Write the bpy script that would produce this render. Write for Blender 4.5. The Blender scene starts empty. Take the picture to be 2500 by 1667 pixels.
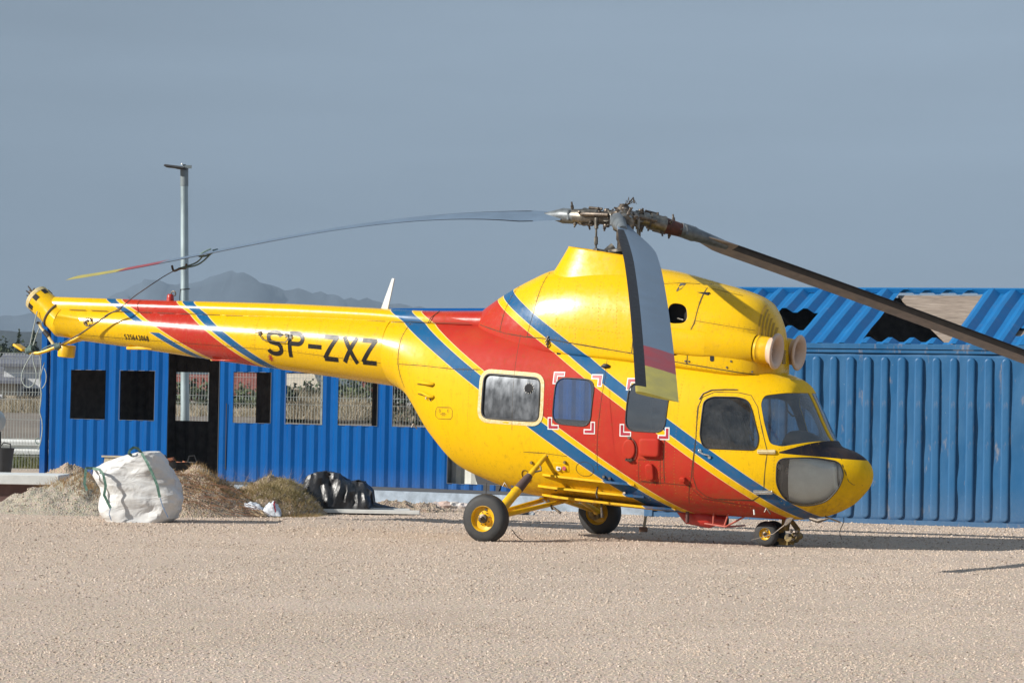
import bpy, bmesh, math, random
import numpy as np
from math import sin, cos, pi, radians, sqrt, atan, atan2
from mathutils import Vector, Matrix, noise
random.seed(7); rng = np.random.default_rng(7)
SC = bpy.context.scene; COL = SC.collection

# ------------------------------------------------------------ camera
FPX = 7700.0; CW, CH = 2500.0, 1667.0
CAMP = np.array([0., 0., 1.7]); ROLL = .019; PIT = atan(152.5/FPX)
R0 = np.array([1., 0, 0]); FV = np.array([0, cos(PIT), sin(PIT)]); U0 = np.array([0, -sin(PIT), cos(PIT)])
RV = cos(ROLL)*R0+sin(ROLL)*U0; UV = -sin(ROLL)*R0+cos(ROLL)*U0
cam = bpy.data.cameras.new('camera'); cam.lens = 36*FPX/CW; cam.sensor_width = 36; cam.clip_start = .5; cam.clip_end = 30000
camo = bpy.data.objects.new('camera', cam); COL.objects.link(camo)
M = Matrix(((RV[0], UV[0], -FV[0], CAMP[0]), (RV[1], UV[1], -FV[1], CAMP[1]), (RV[2], UV[2], -FV[2], CAMP[2]), (0, 0, 0, 1)))
camo.matrix_world = M; SC.camera = camo

# ------------------------------------------------------------ sun and sky
SUN_AZ = radians(20); SUN_EL = radians(28)
TOSUN = Vector((-cos(SUN_AZ)*cos(SUN_EL), -sin(SUN_AZ)*cos(SUN_EL), sin(SUN_EL)))
sl = bpy.data.lights.new('sun', 'SUN'); sl.energy = 4.6; sl.angle = radians(.55); sl.color = (1, .955, .88)
so = bpy.data.objects.new('sun', sl); COL.objects.link(so)
so.rotation_euler = TOSUN.to_track_quat('Z', 'Y').to_euler(); so.location = (-20, -10, 30)
W = bpy.data.worlds.new('World'); SC.world = W; W.use_nodes = True
nt = W.node_tree; nt.nodes.clear()
out = nt.nodes.new('ShaderNodeOutputWorld'); bg = nt.nodes.new('ShaderNodeBackground')
sky = nt.nodes.new('ShaderNodeTexSky'); sky.sky_type = 'NISHITA'; sky.sun_disc = False
sky.sun_elevation = SUN_EL; sky.sun_rotation = atan2(TOSUN.x, TOSUN.y); sky.air_density = 1.0; sky.dust_density = 2.0; sky.ozone_density = 2.0
hz = nt.nodes.new('ShaderNodeMix'); hz.data_type = 'RGBA'; hz.inputs[0].default_value = .93
tc = nt.nodes.new('ShaderNodeTexCoord'); sp = nt.nodes.new('ShaderNodeSeparateXYZ'); nt.links.new(tc.outputs['Generated'], sp.inputs[0])
rp = nt.nodes.new('ShaderNodeValToRGB'); rp.color_ramp.elements[0].position = .0; rp.color_ramp.elements[1].position = .16
rp.color_ramp.elements[0].color = (2.46, 3.16, 3.98, 1); rp.color_ramp.elements[1].color = (2.62, 3.28, 4.08, 1)
# faint streaks of high haze
mp = nt.nodes.new('ShaderNodeMapping'); mp.inputs['Scale'].default_value = (3, 3, 26); nt.links.new(tc.outputs['Generated'], mp.inputs[0])
ns = nt.nodes.new('ShaderNodeTexNoise'); ns.inputs['Scale'].default_value = 1.6; ns.inputs['Detail'].default_value = 4; nt.links.new(mp.outputs[0], ns.inputs[0])
mr = nt.nodes.new('ShaderNodeMapRange'); mr.inputs[1].default_value = .3; mr.inputs[2].default_value = .7; mr.inputs[3].default_value = .91; mr.inputs[4].default_value = 1.08
nt.links.new(ns.outputs[0], mr.inputs[0])
vm = nt.nodes.new('ShaderNodeVectorMath'); vm.operation = 'SCALE'
xg = nt.nodes.new('ShaderNodeMapRange'); xg.inputs[1].default_value = -.5; xg.inputs[2].default_value = .5; xg.inputs[3].default_value = .66; xg.inputs[4].default_value = 1.40; nt.links.new(sp.outputs['X'], xg.inputs[0])
mg = nt.nodes.new('ShaderNodeMath'); mg.operation = 'MULTIPLY'; nt.links.new(xg.outputs[0], mg.inputs[0]); nt.links.new(mr.outputs[0], mg.inputs[1])
nt.links.new(sp.outputs['Z'], rp.inputs[0]); nt.links.new(rp.outputs[0], vm.inputs[0]); nt.links.new(mg.outputs[0], vm.inputs['Scale'])
nt.links.new(sky.outputs[0], hz.inputs[6]); nt.links.new(vm.outputs[0], hz.inputs[7])
nt.links.new(hz.outputs[2], bg.inputs[0]); bg.inputs[1].default_value = .069; nt.links.new(bg.outputs[0], out.inputs[0])
SC.view_settings.view_transform = 'Standard'; SC.view_settings.look = 'None'; SC.view_settings.gamma = 1; SC.view_settings.use_curve_mapping = False
SC.view_settings.exposure = .75

# ------------------------------------------------------------ pixel (2500x1667) -> point at a given real depth
def ray(px, py): return FV+RV*((px-CW/2)/FPX)+UV*((CH/2-py)/FPX)
def at(px, py, Y):
    d = ray(px, py); return CAMP+d*(Y/d[1])
def ground_Y(px, py):
    d = ray(px, py); return (CAMP+d*(-CAMP[2]/d[2]))[1]
TH = radians(26.5); HO = np.array([.466, 40.5, 0.]); HF = np.array([cos(TH), -sin(TH), 0]); HL = np.array([sin(TH), cos(TH), 0])
def pl(px, py, y=0.):        # helicopter frame: side plane y -> (s, z)
    d = ray(px, py); t = (y-(CAMP-HO)@HL)/(d@HL); q = CAMP+t*d-HO
    return q@HF, q[2]
def w2l(P):
    q = np.asarray(P)-HO; return (q@HF, q@HL, q[2])

# ------------------------------------------------------------ mesh helpers
def link(o, parent=None):
    COL.objects.link(o)
    if parent is not None: o.parent = parent
    return o
def tag(o, label=None, cat=None, group=None, kind=None):
    if label: o['label'] = label
    if cat: o['category'] = cat
    if group: o['group'] = group
    if kind: o['kind'] = kind
    return o
def empty(name, loc=(0, 0, 0), rz=0):
    o = bpy.data.objects.new(name, None); COL.objects.link(o); o.location = loc; o.rotation_euler = (0, 0, rz); o.empty_display_size = .2
    return o
SMALL = {'cowling_fasteners', 'rim_bolts', 'swashplate_bolts', 'grip_fittings', 'nose_leg_fittings', 'wire_bundle', 'cap_latch', 'front_grille', 'stabiliser_mount'}
class MB:
    def __init__(s): s.v = []; s.f = []; s.m = []; s.cur = 0
    def add(s, vs, fs):
        b = len(s.v); s.v.extend([tuple(map(float, q)) for q in vs]); s.f.extend([tuple(b+i for i in f) for f in fs]); s.m.extend([s.cur]*len(fs)); return s
    def box(s, c, d, R=None, top=1.0):
        x, y, z = d[0]/2, d[1]/2, d[2]/2
        vs = [Vector((a*x*(top if k > 0 else 1), b*y*(top if k > 0 else 1), k*z)) for k in (-1, 1) for a, b in ((-1, -1), (1, -1), (1, 1), (-1, 1))]
        if R is not None: vs = [R@q for q in vs]
        vs = [q+Vector(c) for q in vs]
        return s.add(vs, [(3, 2, 1, 0), (4, 5, 6, 7), (0, 1, 5, 4), (1, 2, 6, 5), (2, 3, 7, 6), (3, 0, 4, 7)])
    def tube(s, pts, r, n=12, cap=True, closed=False):
        P = [Vector(tuple(map(float, p))) for p in pts]; N = len(P)
        if not hasattr(r, '__len__'): r = [r]*N
        rings = []; up = None
        for i in range(N):
            if closed: t = (P[(i+1) % N]-P[i-1])
            else: t = (P[min(i+1, N-1)]-P[max(i-1, 0)])
            if t.length < 1e-9: t = Vector((0, 0, 1))
            t.normalize()
            if up is None:
                up = t.orthogonal().normalized()
            up = (up-t*up.dot(t)); up = up.normalized() if up.length > 1e-6 else t.orthogonal().normalized()
            w = t.cross(up)
            rings.append([P[i]+(up*cos(2*pi*k/n)+w*sin(2*pi*k/n))*r[i] for k in range(n)])
        vs = [q for g in rings for q in g]; fs = []
        for i in range(N-1+(1 if closed else 0)):
            for k in range(n):
                a = i*n+k; b = i*n+(k+1) % n; i2 = (i+1) % N; fs.append((a, b, i2*n+(k+1) % n, i2*n+k))
        if cap and not closed:
            fs.append(tuple(range(n-1, -1, -1))); fs.append(tuple((N-1)*n+k for k in range(n)))
        return s.add(vs, fs)
    def lathe(s, prof, o, ax, n=24, cap=True):      # prof: (along axis, radius)
        ax = Vector(ax).normalized(); o = Vector(tuple(map(float, o)))
        return s.tube([o+ax*a for a, _ in prof], [q for _, q in prof], n, cap) if False else s._lathe(prof, o, ax, n, cap)
    def _lathe(s, prof, o, ax, n, cap):
        u = ax.orthogonal().normalized(); w = ax.cross(u); vs = []; fs = []
        for a, q in prof:
            for k in range(n): vs.append(o+ax*a+(u*cos(2*pi*k/n)+w*sin(2*pi*k/n))*q)
        N = len(prof)
        for i in range(N-1):
            for k in range(n): fs.append((i*n+k, i*n+(k+1) % n, (i+1)*n+(k+1) % n, (i+1)*n+k))
        if cap: fs.append(tuple(range(n-1, -1, -1))); fs.append(tuple((N-1)*n+k for k in range(n)))
        return s.add(vs, fs)
    def loft(s, rings, cap0=True, cap1=True):
        n = len(rings[0]); vs = [q for g in rings for q in g]; fs = []
        for i in range(len(rings)-1):
            for k in range(n): fs.append((i*n+k, i*n+(k+1) % n, (i+1)*n+(k+1) % n, (i+1)*n+k))
        if cap0: fs.append(tuple(range(n-1, -1, -1)))
        if cap1: fs.append(tuple((len(rings)-1)*n+k for k in range(n)))
        return s.add(vs, fs)
    def build(s, name, mats, parent=None, smooth=35, solid=0, fix=True, bevel=0):
        me = bpy.data.meshes.new(name); me.from_pydata(s.v, [], s.f)
        if not isinstance(mats, (list, tuple)): mats = [mats]
        for m in mats: me.materials.append(m)
        if len(mats) > 1: me.polygons.foreach_set('material_index', s.m)
        if fix:
            bm = bmesh.new(); bm.from_mesh(me); bmesh.ops.recalc_face_normals(bm, faces=bm.faces); bm.to_mesh(me); bm.free()
        if smooth:
            me.polygons.foreach_set('use_smooth', [True]*len(me.polygons)); me.set_sharp_from_angle(angle=radians(smooth))
        me.update(); o = bpy.data.objects.new(name, me); link(o, parent)
        if name in SMALL: o['kind'] = 'stuff'
        if solid:
            q = o.modifiers.new('thick', 'SOLIDIFY'); q.thickness = solid; q.offset = -1
        if bevel:
            q = o.modifiers.new('bevel', 'BEVEL'); q.width = bevel; q.segments = 2; q.limit_method = 'ANGLE'
        return o

# ------------------------------------------------------------ materials
def newmat(name):
    m = bpy.data.materials.new(name); m.use_nodes = True; t = m.node_tree
    return m, t, t.nodes['Principled BSDF']
class NT:
    def __init__(s, t): s.t = t
    def n(s, ty, **k):
        q = s.t.nodes.new('ShaderNode'+ty)
        for a, b in k.items(): setattr(q, a, b)
        return q
    def l(s, a, b): s.t.links.new(a, b)
    def math(s, op, a, b=None, clamp=False):
        q = s.n('Math', operation=op, use_clamp=clamp)
        for i, x in enumerate((a, b)):
            if x is None: continue
            if hasattr(x, 'links') or hasattr(x, 'is_linked'): s.l(x, q.inputs[i])
            else: q.inputs[i].default_value = x
        return q.outputs[0]
    def noise(s, vec, scale, detail=4, rough=.55):
        q = s.n('TexNoise'); q.inputs['Scale'].default_value = scale; q.inputs['Detail'].default_value = detail; q.inputs['Roughness'].default_value = rough
        if vec is not None: s.l(vec, q.inputs['Vector'])
        return q.outputs[0]
    def ramp(s, fac, els, interp='LINEAR'):
        q = s.n('ValToRGB'); cr = q.color_ramp; cr.interpolation = interp
        while len(cr.elements) > 1: cr.elements.remove(cr.elements[-1])
        for i, (p, c) in enumerate(els):
            e = cr.elements[0] if i == 0 else cr.elements.new(p)
            e.position = p; e.color = tuple(c)+(1,) if len(c) == 3 else c
        s.l(fac, q.inputs[0]); return q.outputs[0]
    def mix(s, f, a, b, mode='MIX'):
        q = s.n('Mix', data_type='RGBA', blend_type=mode)
        for i, x in ((0, f), (6, a), (7, b)):
            if hasattr(x, 'is_linked'): s.l(x, q.inputs[i])
            else: q.inputs[i].default_value = x if i == 0 else (tuple(x)+(1,) if len(x) == 3 else x)
        return q.outputs[2]
    def rng(s, v, a, b, c, d):
        q = s.n('MapRange'); s.l(v, q.inputs[0])
        for i, x in enumerate((a, b, c, d)): q.inputs[i+1].default_value = x
        return q.outputs[0]
    def bump(s, h, strength, dist, bsdf, prev=None):
        q = s.n('Bump'); q.inputs['Strength'].default_value = strength; q.inputs['Distance'].default_value = dist; s.l(h, q.inputs['Height'])
        if prev is not None: s.l(prev, q.inputs['Normal'])
        s.l(q.outputs[0], bsdf.inputs['Normal']); return q.outputs[0]
def mat(name, col, rough=.6, metal=0, var=.12, scale=6, bump=0, bscale=40, bdist=.01, col2=None, spec=None, coat=0, stretch=None):
    m, t, b = newmat(name); N = NT(t); tc = N.n('TexCoord').outputs['Object']
    if stretch:
        q = N.n('Mapping'); q.inputs['Scale'].default_value = stretch; N.l(tc, q.inputs[0]); tc = q.outputs[0]
    nz = N.noise(tc, scale, 5)
    c2 = col2 if col2 else tuple(min(1, c*(1+var)) for c in col); c1 = col if col2 else tuple(c*(1-var) for c in col)
    N.l(N.ramp(nz, [(.35, c1), (.65, c2)]), b.inputs['Base Color'])
    b.inputs['Metallic'].default_value = metal
    N.l(N.rng(nz, .3, .7, max(0, rough-.07), min(1, rough+.07)), b.inputs['Roughness'])
    if spec is not None: b.inputs['Specular IOR Level'].default_value = spec
    if coat: b.inputs['Coat Weight'].default_value = coat; b.inputs['Coat Roughness'].default_value = .08
    if bump: N.bump(N.noise(tc, bscale, 3), bump, bdist, b)
    return m
YEL = (.66, .395, .001); RED = (.38, .024, .014); BLU = (.006, .085, .21); CRM = (.66, .48, .22)
def paint_material():
    m, t, b = newmat('painted_skin'); N = NT(t); tc = N.n('TexCoord').outputs['Object']
    sp = N.n('SeparateXYZ'); N.l(tc, sp.inputs[0]); s, z = sp.outputs[0], sp.outputs[2]
    def lin(k): return N.math('ADD', z, N.math('MULTIPLY', s, k))
    def band(k, a, bb, els):
        f = N.rng(lin(k), a, bb, 0, 1); return N.ramp(f, [(max(0, (p-a)/(bb-a)), c) for p, c in els], 'CONSTANT')
    e = .009
    A = band(.655, 2.3, 3.2, [(2.3, RED), (2.615-e, CRM), (2.615, YEL), (2.715-e, CRM), (2.715, BLU), (2.885, CRM), (2.885+e, YEL)])
    B = band(.63, 1.2, 2.0, [(1.2, YEL), (1.49-e, CRM), (1.49, BLU), (1.675, CRM), (1.675+e, YEL), (1.755, CRM), (1.755+e, RED)])
    tB = lin(.63); hull_c = N.mix(N.math('GREATER_THAN', tB, 2.1), B, A)
    Fc = band(.65, -1.0, -.2, [(-1.0, RED), (-.625, CRM), (-.625+e, YEL), (-.565-e, CRM), (-.565, BLU), (-.45, CRM), (-.45+e, YEL)])
    Rc = band(.54, -1.0, -.2, [(-1.0, YEL), (-.60-e, CRM), (-.60, BLU), (-.522, CRM), (-.522+e, YEL), (-.475, CRM), (-.475+e, RED)])
    Rn = band(.54, -1.0, -.2, [(-1.0, YEL), (-.475, CRM), (-.475+e, RED)])
    gap = N.math('MULTIPLY', N.math('GREATER_THAN', N.math('ADD', z, N.math('MULTIPLY', s, .04)), 2.345), N.math('LESS_THAN', N.math('ADD', z, N.math('MULTIPLY', s, .04)), 2.47))
    Rc = N.mix(gap, Rc, Rn)
    tail = N.mix(N.math('LESS_THAN', lin(.65), -.78), Fc, Rc)
    c = N.mix(N.math('LESS_THAN', s, -3.15), hull_c, tail)
    # anti-glare panel on the nose
    k1 = N.math('GREATER_THAN', s, 3.47); k2 = N.math('GREATER_THAN', lin(.08), 1.165+.2776)
    k3 = N.math('LESS_THAN', lin(-.33), 1.18-1.145); k = N.math('MULTIPLY', k1, N.math('MULTIPLY', k2, k3))
    c = N.mix(k, c, (.012, .012, .02))
    # sun-faded and grimy patches
    n1 = N.noise(tc, 2.2, 6, .6); n2 = N.noise(tc, 14, 5, .65)
    c = N.mix(N.math('MULTIPLY', N.rng(z, 1.5, 2.3, 0, .55), N.rng(n1, .35, .65, .4, 1)), c, N.mix(.5, c, (.72, .20, .05)), 'MIX') if False else N.mix(N.rng(n1, .45, .75, 0, .15), c, N.mix(.4, c, (.66, .36, .08)), 'MIX')
    c = N.mix(N.rng(n2, .57, .80, 0, .42), c, (.15, .09, .02))
    low = N.rng(z, .38, .95, .5, 0); c = N.mix(N.math('MULTIPLY', low, N.rng(n2, .35, .65, 0, 1)), c, (.20, .10, .03))
    # fine streaks running down from seams
    mp = N.n('Mapping'); mp.inputs['Scale'].default_value = (14, 14, 1.2); N.l(tc, mp.inputs[0])
    st = N.noise(mp.outputs[0], 2.4, 5, .7); c = N.mix(N.rng(st, .56, .80, 0, .38), c, (.12, .07, .02))
    N.l(c, b.inputs['Base Color'])
    cab = N.math('MULTIPLY', N.rng(s, -2.1, -1.4, 0, 1), N.math('LESS_THAN', N.math('ADD', z, N.math('MULTIPLY', s, .155)), 2.60))
    N.l(N.math('ADD', N.rng(n2, .3, .7, .20, .32), N.math('MULTIPLY', cab, .30)), b.inputs['Roughness']); N.l(N.rng(cab, 0, 1, .34, .12), b.inputs['Specular IOR Level'])
    h = N.math('ADD', N.noise(tc, 3.3, 2), N.math('MULTIPLY', N.noise(tc, 9, 2), .35))
    N.bump(h, .14, .02, b)
    return m
PAINT = paint_material()
MY = mat('yellow_paint', (.66, .38, .003), .35, var=.14, scale=9, bump=.1)
MYD = mat('grimy_yellow_paint', (.22, .14, .015), .6, var=.35, scale=14, bump=.3, col2=(.05, .04, .02))
MRED = mat('red_paint', (.40, .022, .014), .4, var=.15)
MBLK = mat('black_rubber', (.018, .018, .02), .6, var=.2)
MTYRE = mat('tyre_rubber', (.016, .016, .017), .7, var=.25, scale=9, bump=.25, bscale=60, bdist=.004, col2=(.032, .031, .03))
MHOLE = mat('dark_recess', (.006, .006, .007), .8)
MSEAM = mat('seam_grime', (.05, .035, .012), .8)
MSTEEL = mat('worn_steel', (.19, .175, .15), .42, .8, var=.35, scale=18, bump=.3, bscale=80, bdist=.003)
MOILY = mat('oily_dark_metal', (.06, .05, .045), .45, .6, var=.5, scale=25, bump=.4, bscale=70, bdist=.004, col2=(.16, .13, .10))
MRUST = mat('rust_red_metal', (.085, .025, .016), .65, .2, var=.4, scale=20)
MCHR = mat('bare_metal', (.62, .62, .60), .25, .9, var=.1)
MBLADE = mat('blade_grey_paint', (.11, .155, .215), .42, var=.10, scale=4, spec=.4)
MBLADEU = mat('blade_underside', (.30, .235, .19), .5, var=.25, scale=8)
MBLADEG = mat('blade_pale_underside', (.20, .24, .28), .45, var=.1, scale=8)
MLEAD = mat('blade_leading_strip', (.010, .009, .010), .5, var=.4, scale=12, spec=.25)
MTIPR = mat('blade_red_band', (.27, .03, .035), .4, var=.12)
MTIPY = mat('blade_yellow_band', (.37, .31, .055), .4, var=.12)
MIVORY = mat('ivory_intake_lip', (.50, .36, .27), .5, var=.08, scale=5)
MINT = mat('cabin_lining', (.045, .045, .05), .7)
MCREAM = mat('worn_cream_frame', (.52, .38, .13), .6, var=.3, scale=30, col2=(.62, .54, .33))
MWHITE = mat('white_paint', (.62, .63, .61), .5, var=.06)
def glass(name, tint, refl=.10, rough=.03, trans=.85, dirt=.12):
    m = bpy.data.materials.new(name); m.use_nodes = True; t = m.node_tree; t.nodes.clear(); N = NT(t)
    o = N.n('OutputMaterial'); tr = N.n('BsdfTransparent'); tr.inputs[0].default_value = tuple(x*trans for x in tint)+(1,)
    gl = N.n('BsdfGlossy'); gl.inputs['Roughness'].default_value = rough; gl.inputs[0].default_value = (.9, .92, .95, 1)
    df = N.n('BsdfDiffuse'); df.inputs[0].default_value = (.30, .30, .29, 1)
    lw = N.n('LayerWeight'); lw.inputs[0].default_value = .35
    f = N.math('ADD', N.math('MULTIPLY', lw.outputs['Fresnel'], .9), refl, True)
    m1 = N.n('MixShader'); N.l(f, m1.inputs[0]); N.l(tr.outputs[0], m1.inputs[1]); N.l(gl.outputs[0], m1.inputs[2])
    tc = N.n('TexCoord').outputs['Object']; nz = N.noise(tc, 5, 8, .7)
    m2 = N.n('MixShader'); N.l(N.rng(nz, .4, .75, dirt*.4, dirt*2.2), m2.inputs[0]); N.l(m1.outputs[0], m2.inputs[1]); N.l(df.outputs[0], m2.inputs[2])
    N.l(m2.outputs[0], o.inputs[0]); return m
GLASS = glass('cockpit_glass', (.62, .68, .72), .05, .02, .88, .06)
GLASSC = glass('scuffed_cabin_glass', (.84, .92, 1.0), .27, .06, .97, .04)
GLASSN = glass('chin_glass', (.95, .97, .97), .05, .05, .97, .05)
def corr_blue(name, col, col2, worn=.25, rough=.42, spec=.3):
    m, t, b = newmat(name); N = NT(t); b.inputs['Specular IOR Level'].default_value = spec; tc = N.n('TexCoord').outputs['Object']
    mp = N.n('Mapping'); mp.inputs['Scale'].default_value = (1.2, 1.2, .35); N.l(tc, mp.inputs[0])
    n1 = N.noise(mp.outputs[0], 1.6, 6, .62); n2 = N.noise(tc, 26, 5, .7)
    c = N.ramp(n1, [(.3, col), (.68, col2)])
    c = N.mix(N.rng(n2, .69, .76, 0, worn*1.6), c, (.42, .50, .55))
    sp = N.n('SeparateXYZ'); N.l(tc, sp.inputs[0])
    n3 = N.noise(mp.outputs[0], 5.5, 6, .65)
    c = N.mix(N.rng(n3, .58, .74, 0, worn*.85), c, (.30, .25, .21))
    c = N.mix(N.math('MULTIPLY', N.rng(sp.outputs[2], .0, .6, .25, 0), N.rng(n2, .3, .7, .3, 1)), c, (.25, .24, .22))
    N.l(c, b.inputs['Base Color']); N.l(N.rng(n1, .3, .7, rough-.08, rough+.12), b.inputs['Roughness'])
    N.bump(N.noise(tc, 4.5, 3), .35, .02, b); return m
MBL1 = corr_blue('bright_blue_paint', (.0003, .056, .215), (.0006, .070, .245), .03, .55, .08)
MBL2 = corr_blue('weathered_blue_paint', (.012, .085, .205), (.035, .12, .245), 1.0, .45, .2)
MBLR = corr_blue('blue_roof_paint', (.004, .105, .29), (.008, .13, .33), .15, .5, .2)

# ============================================================ HELICOPTER
def pchip(x, y):
    x = np.array(x, float); y = np.array(y, float); h = np.diff(x); d = np.diff(y)/h
    m = np.zeros(len(x)); m[0] = d[0]; m[-1] = d[-1]
    for i in range(1, len(x)-1):
        if d[i-1]*d[i] > 0:
            a = 2*h[i]+h[i-1]; b = h[i]+2*h[i-1]; m[i] = (a+b)/(a/d[i-1]+b/d[i])
    def f(t):
        t = min(max(float(t), x[0]), x[-1]); i = min(max(int(np.searchsorted(x, t))-1, 0), len(x)-2)
        u = (t-x[i])/h[i]; u2 = u*u; u3 = u2*u
        return float((2*u3-3*u2+1)*y[i]+(u3-2*u2+u)*h[i]*m[i]+(3*u2-2*u3)*y[i+1]+(u3-u2)*h[i]*m[i+1])
    return f
class Body:      # lofted skin: station s, top, bottom, half width, height of greatest width, exponents
    def __init__(s, rows):
        a = list(zip(*rows)); s.f = [pchip(a[0], c) for c in a[1:]]; s.s0 = a[0][0]; s.s1 = a[0][-1]
    def p(s, t): return [f(t) for f in s.f]
    def y(s, t, z):
        zt, zb, w, zm, n1, n2 = s.p(t)
        if z >= zm: q = (z-zm)/max(zt-zm, 1e-6); n = n1
        else: q = (zm-z)/max(zm-zb, 1e-6); n = n2
        return 0. if q >= 1 else w*(1-q**n)**(1/n)
    def ring(s, t, N=96):
        zt, zb, w, zm, n1, n2 = s.p(t); o = []
        for k in range(N):
            a = 2*pi*(k+.5)/N; c = cos(a); d = sin(a); e = 2/(n1 if d >= 0 else n2)
            o.append((t, w*abs(c)**e*(1 if c >= 0 else -1), zm+(zt-zm if d >= 0 else zm-zb)*abs(d)**e*(1 if d >= 0 else -1)))
        return o
    def hit(s, px, py, y0=-.6):
        y = y0
        for i in range(40):
            a, z = pl(px, py, y); y = .6*y-.4*s.y(min(max(a, s.s0), s.s1), z)
        return pl(px, py, y)
    def pt(s, a, z, off=0., side=-1):
        a = min(max(a, s.s0), s.s1); y = s.y(a, z); e = .004
        dz = (s.y(a, z+e)-s.y(a, z-e))/(2*e); ds = (s.y(min(a+e, s.s1), z)-s.y(max(a-e, s.s0), z))/(2*e)
        n = Vector((-ds, 1, -dz)); n.normalize()
        return Vector((a+n.x*off, side*(y+n.y*off), z+n.z*off))
hull = Body([(-2.25, 2.80, 1.93, .44, 2.36, 2, 2), (-2.0, 2.80, 1.80, .49, 2.28, 2, 2), (-1.57, 2.78, 1.22, .58, 2.06, 2.1, 2), (-1.2, 2.76, .88, .66, 1.86, 2.2, 2.1), (-.9, 2.74, .75, .71, 1.76, 2.3, 2.2),
 (-.14, 2.68, .54, .78, 1.58, 2.6, 2.4), (.6, 2.60, .47, .80, 1.48, 2.7, 2.6), (1.23, 2.52, .42, .81, 1.4, 2.8, 2.6), (2.2, 2.38, .37, .80, 1.32, 2.8, 2.6), (2.9, 2.25, .35, .76, 1.25, 2.7, 2.5),
 (3.3, 2.13, .34, .71, 1.18, 2.6, 2.4), (3.5, 2.04, .345, .665, 1.14, 2.5, 2.3), (3.66, 1.80, .36, .61, 1.1, 2.1, 2.3), (3.82, 1.47, .39, .53, 1.05, 2.1, 2.2), (3.95, 1.28, .43, .46, 1.0, 2.2, 2.1),
 (4.17, 1.20, .54, .35, .97, 2.2, 2), (4.3, 1.13, .66, .25, .94, 2.1, 2), (4.38, 1.05, .76, .16, .92, 2, 2), (4.42, .96, .86, .06, .91, 2, 2)])
cowl = Body([(-1.0, 2.86, 2.6, .12, 2.62, 2, 2), (-.85, 2.96, 2.5, .3, 2.6, 2, 2), (-.53, 3.15, 2.4, .46, 2.5, 2.1, 2), (-.2, 3.31, 2.35, .55, 2.45, 2.2, 2), (.12, 3.43, 2.3, .61, 2.4, 2.3, 2), (.8, 3.50, 2.2, .66, 2.35, 2.4, 2),
 (1.59, 3.44, 2.1, .67, 2.3, 2.5, 2), (2.37, 3.26, 2.05, .64, 2.2, 2.6, 2), (2.86, 3.12, 2.0, .56, 2.15, 2.8, 2), (3.03, 3.03, 2.0, .47, 2.15, 2.8, 2), (3.12, 2.92, 2.0, .37, 2.15, 2.6, 2), (3.2, 2.76, 2.05, .27, 2.15, 2.5, 2), (3.24, 2.58, 2.1, .20, 2.15, 2.5, 2)])
boom = Body([(-7.30, 2.915, 2.475, .205, 2.695, 2, 2), (-6.5, 2.91, 2.39, .25, 2.65, 2, 2), (-5, 2.88, 2.215, .325, 2.55, 2, 2), (-3.4, 2.85, 2.04, .40, 2.445, 2, 2), (-2.2, 2.81, 1.90, .45, 2.355, 2, 2)])
def spine_top(s): return 3.095-.035*(s+7.7)+.004*sin(s*3)
spine = Body([(-7.62, 3.07, 2.80, .13, 2.88, 2.6, 2), (-5.6, 3.02, 2.74, .17, 2.86, 2.8, 2), (-3.9, 2.985, 2.7, .19, 2.83, 2.8, 2), (-2.65, 2.935, 2.65, .21, 2.80, 2.8, 2), (-1.58, 2.895, 2.6, .24, 2.72, 2.8, 2), (-.8, 2.90, 2.6, .26, 2.7, 2.8, 2)])

HELI = empty('helicopter', tuple(HO), -TH)
tag(HELI, 'yellow and red rescue helicopter with blue stripes and drooping rotor blades, parked on gravel', 'helicopter')
def skin(body, step=.05, N=96, s0=None, s1=None, cap0=False, cap1=True):
    mb = MB(); a = body.s0 if s0 is None else s0; b = body.s1 if s1 is None else s1
    n = int((b-a)/step)+1; ss = list(np.linspace(a, b, n))
    if b > 4: ss = [x for x in ss if x < b-.3]+[b-.3+.3*sin(pi/2*k/14) for k in range(15)]
    mb.loft([body.ring(t, N) for t in ss], cap0, cap1); return mb
def rounded(pts, r, n=5):
    o = []; N = len(pts)
    for i in range(N):
        p = Vector(pts[i]); a = (Vector(pts[i-1])-p); b = (Vector(pts[(i+1) % N])-p); rr = min(r, a.length*.45, b.length*.45)
        A = p+a.normalized()*rr; B = p+b.normalized()*rr
        for k in range(n+1):
            t = k/n; o.append(tuple((1-t)**2*A+2*t*(1-t)*p+t*t*B))
    return o
def inside(poly, x, z):
    c = False; n = len(poly); j = n-1
    for i in range(n):
        if (poly[i][1] > z) != (poly[j][1] > z) and x < (poly[j][0]-poly[i][0])*(z-poly[i][1])/(poly[j][1]-poly[i][1]+1e-12)+poly[i][0]: c = not c
        j = i
    return c
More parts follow.
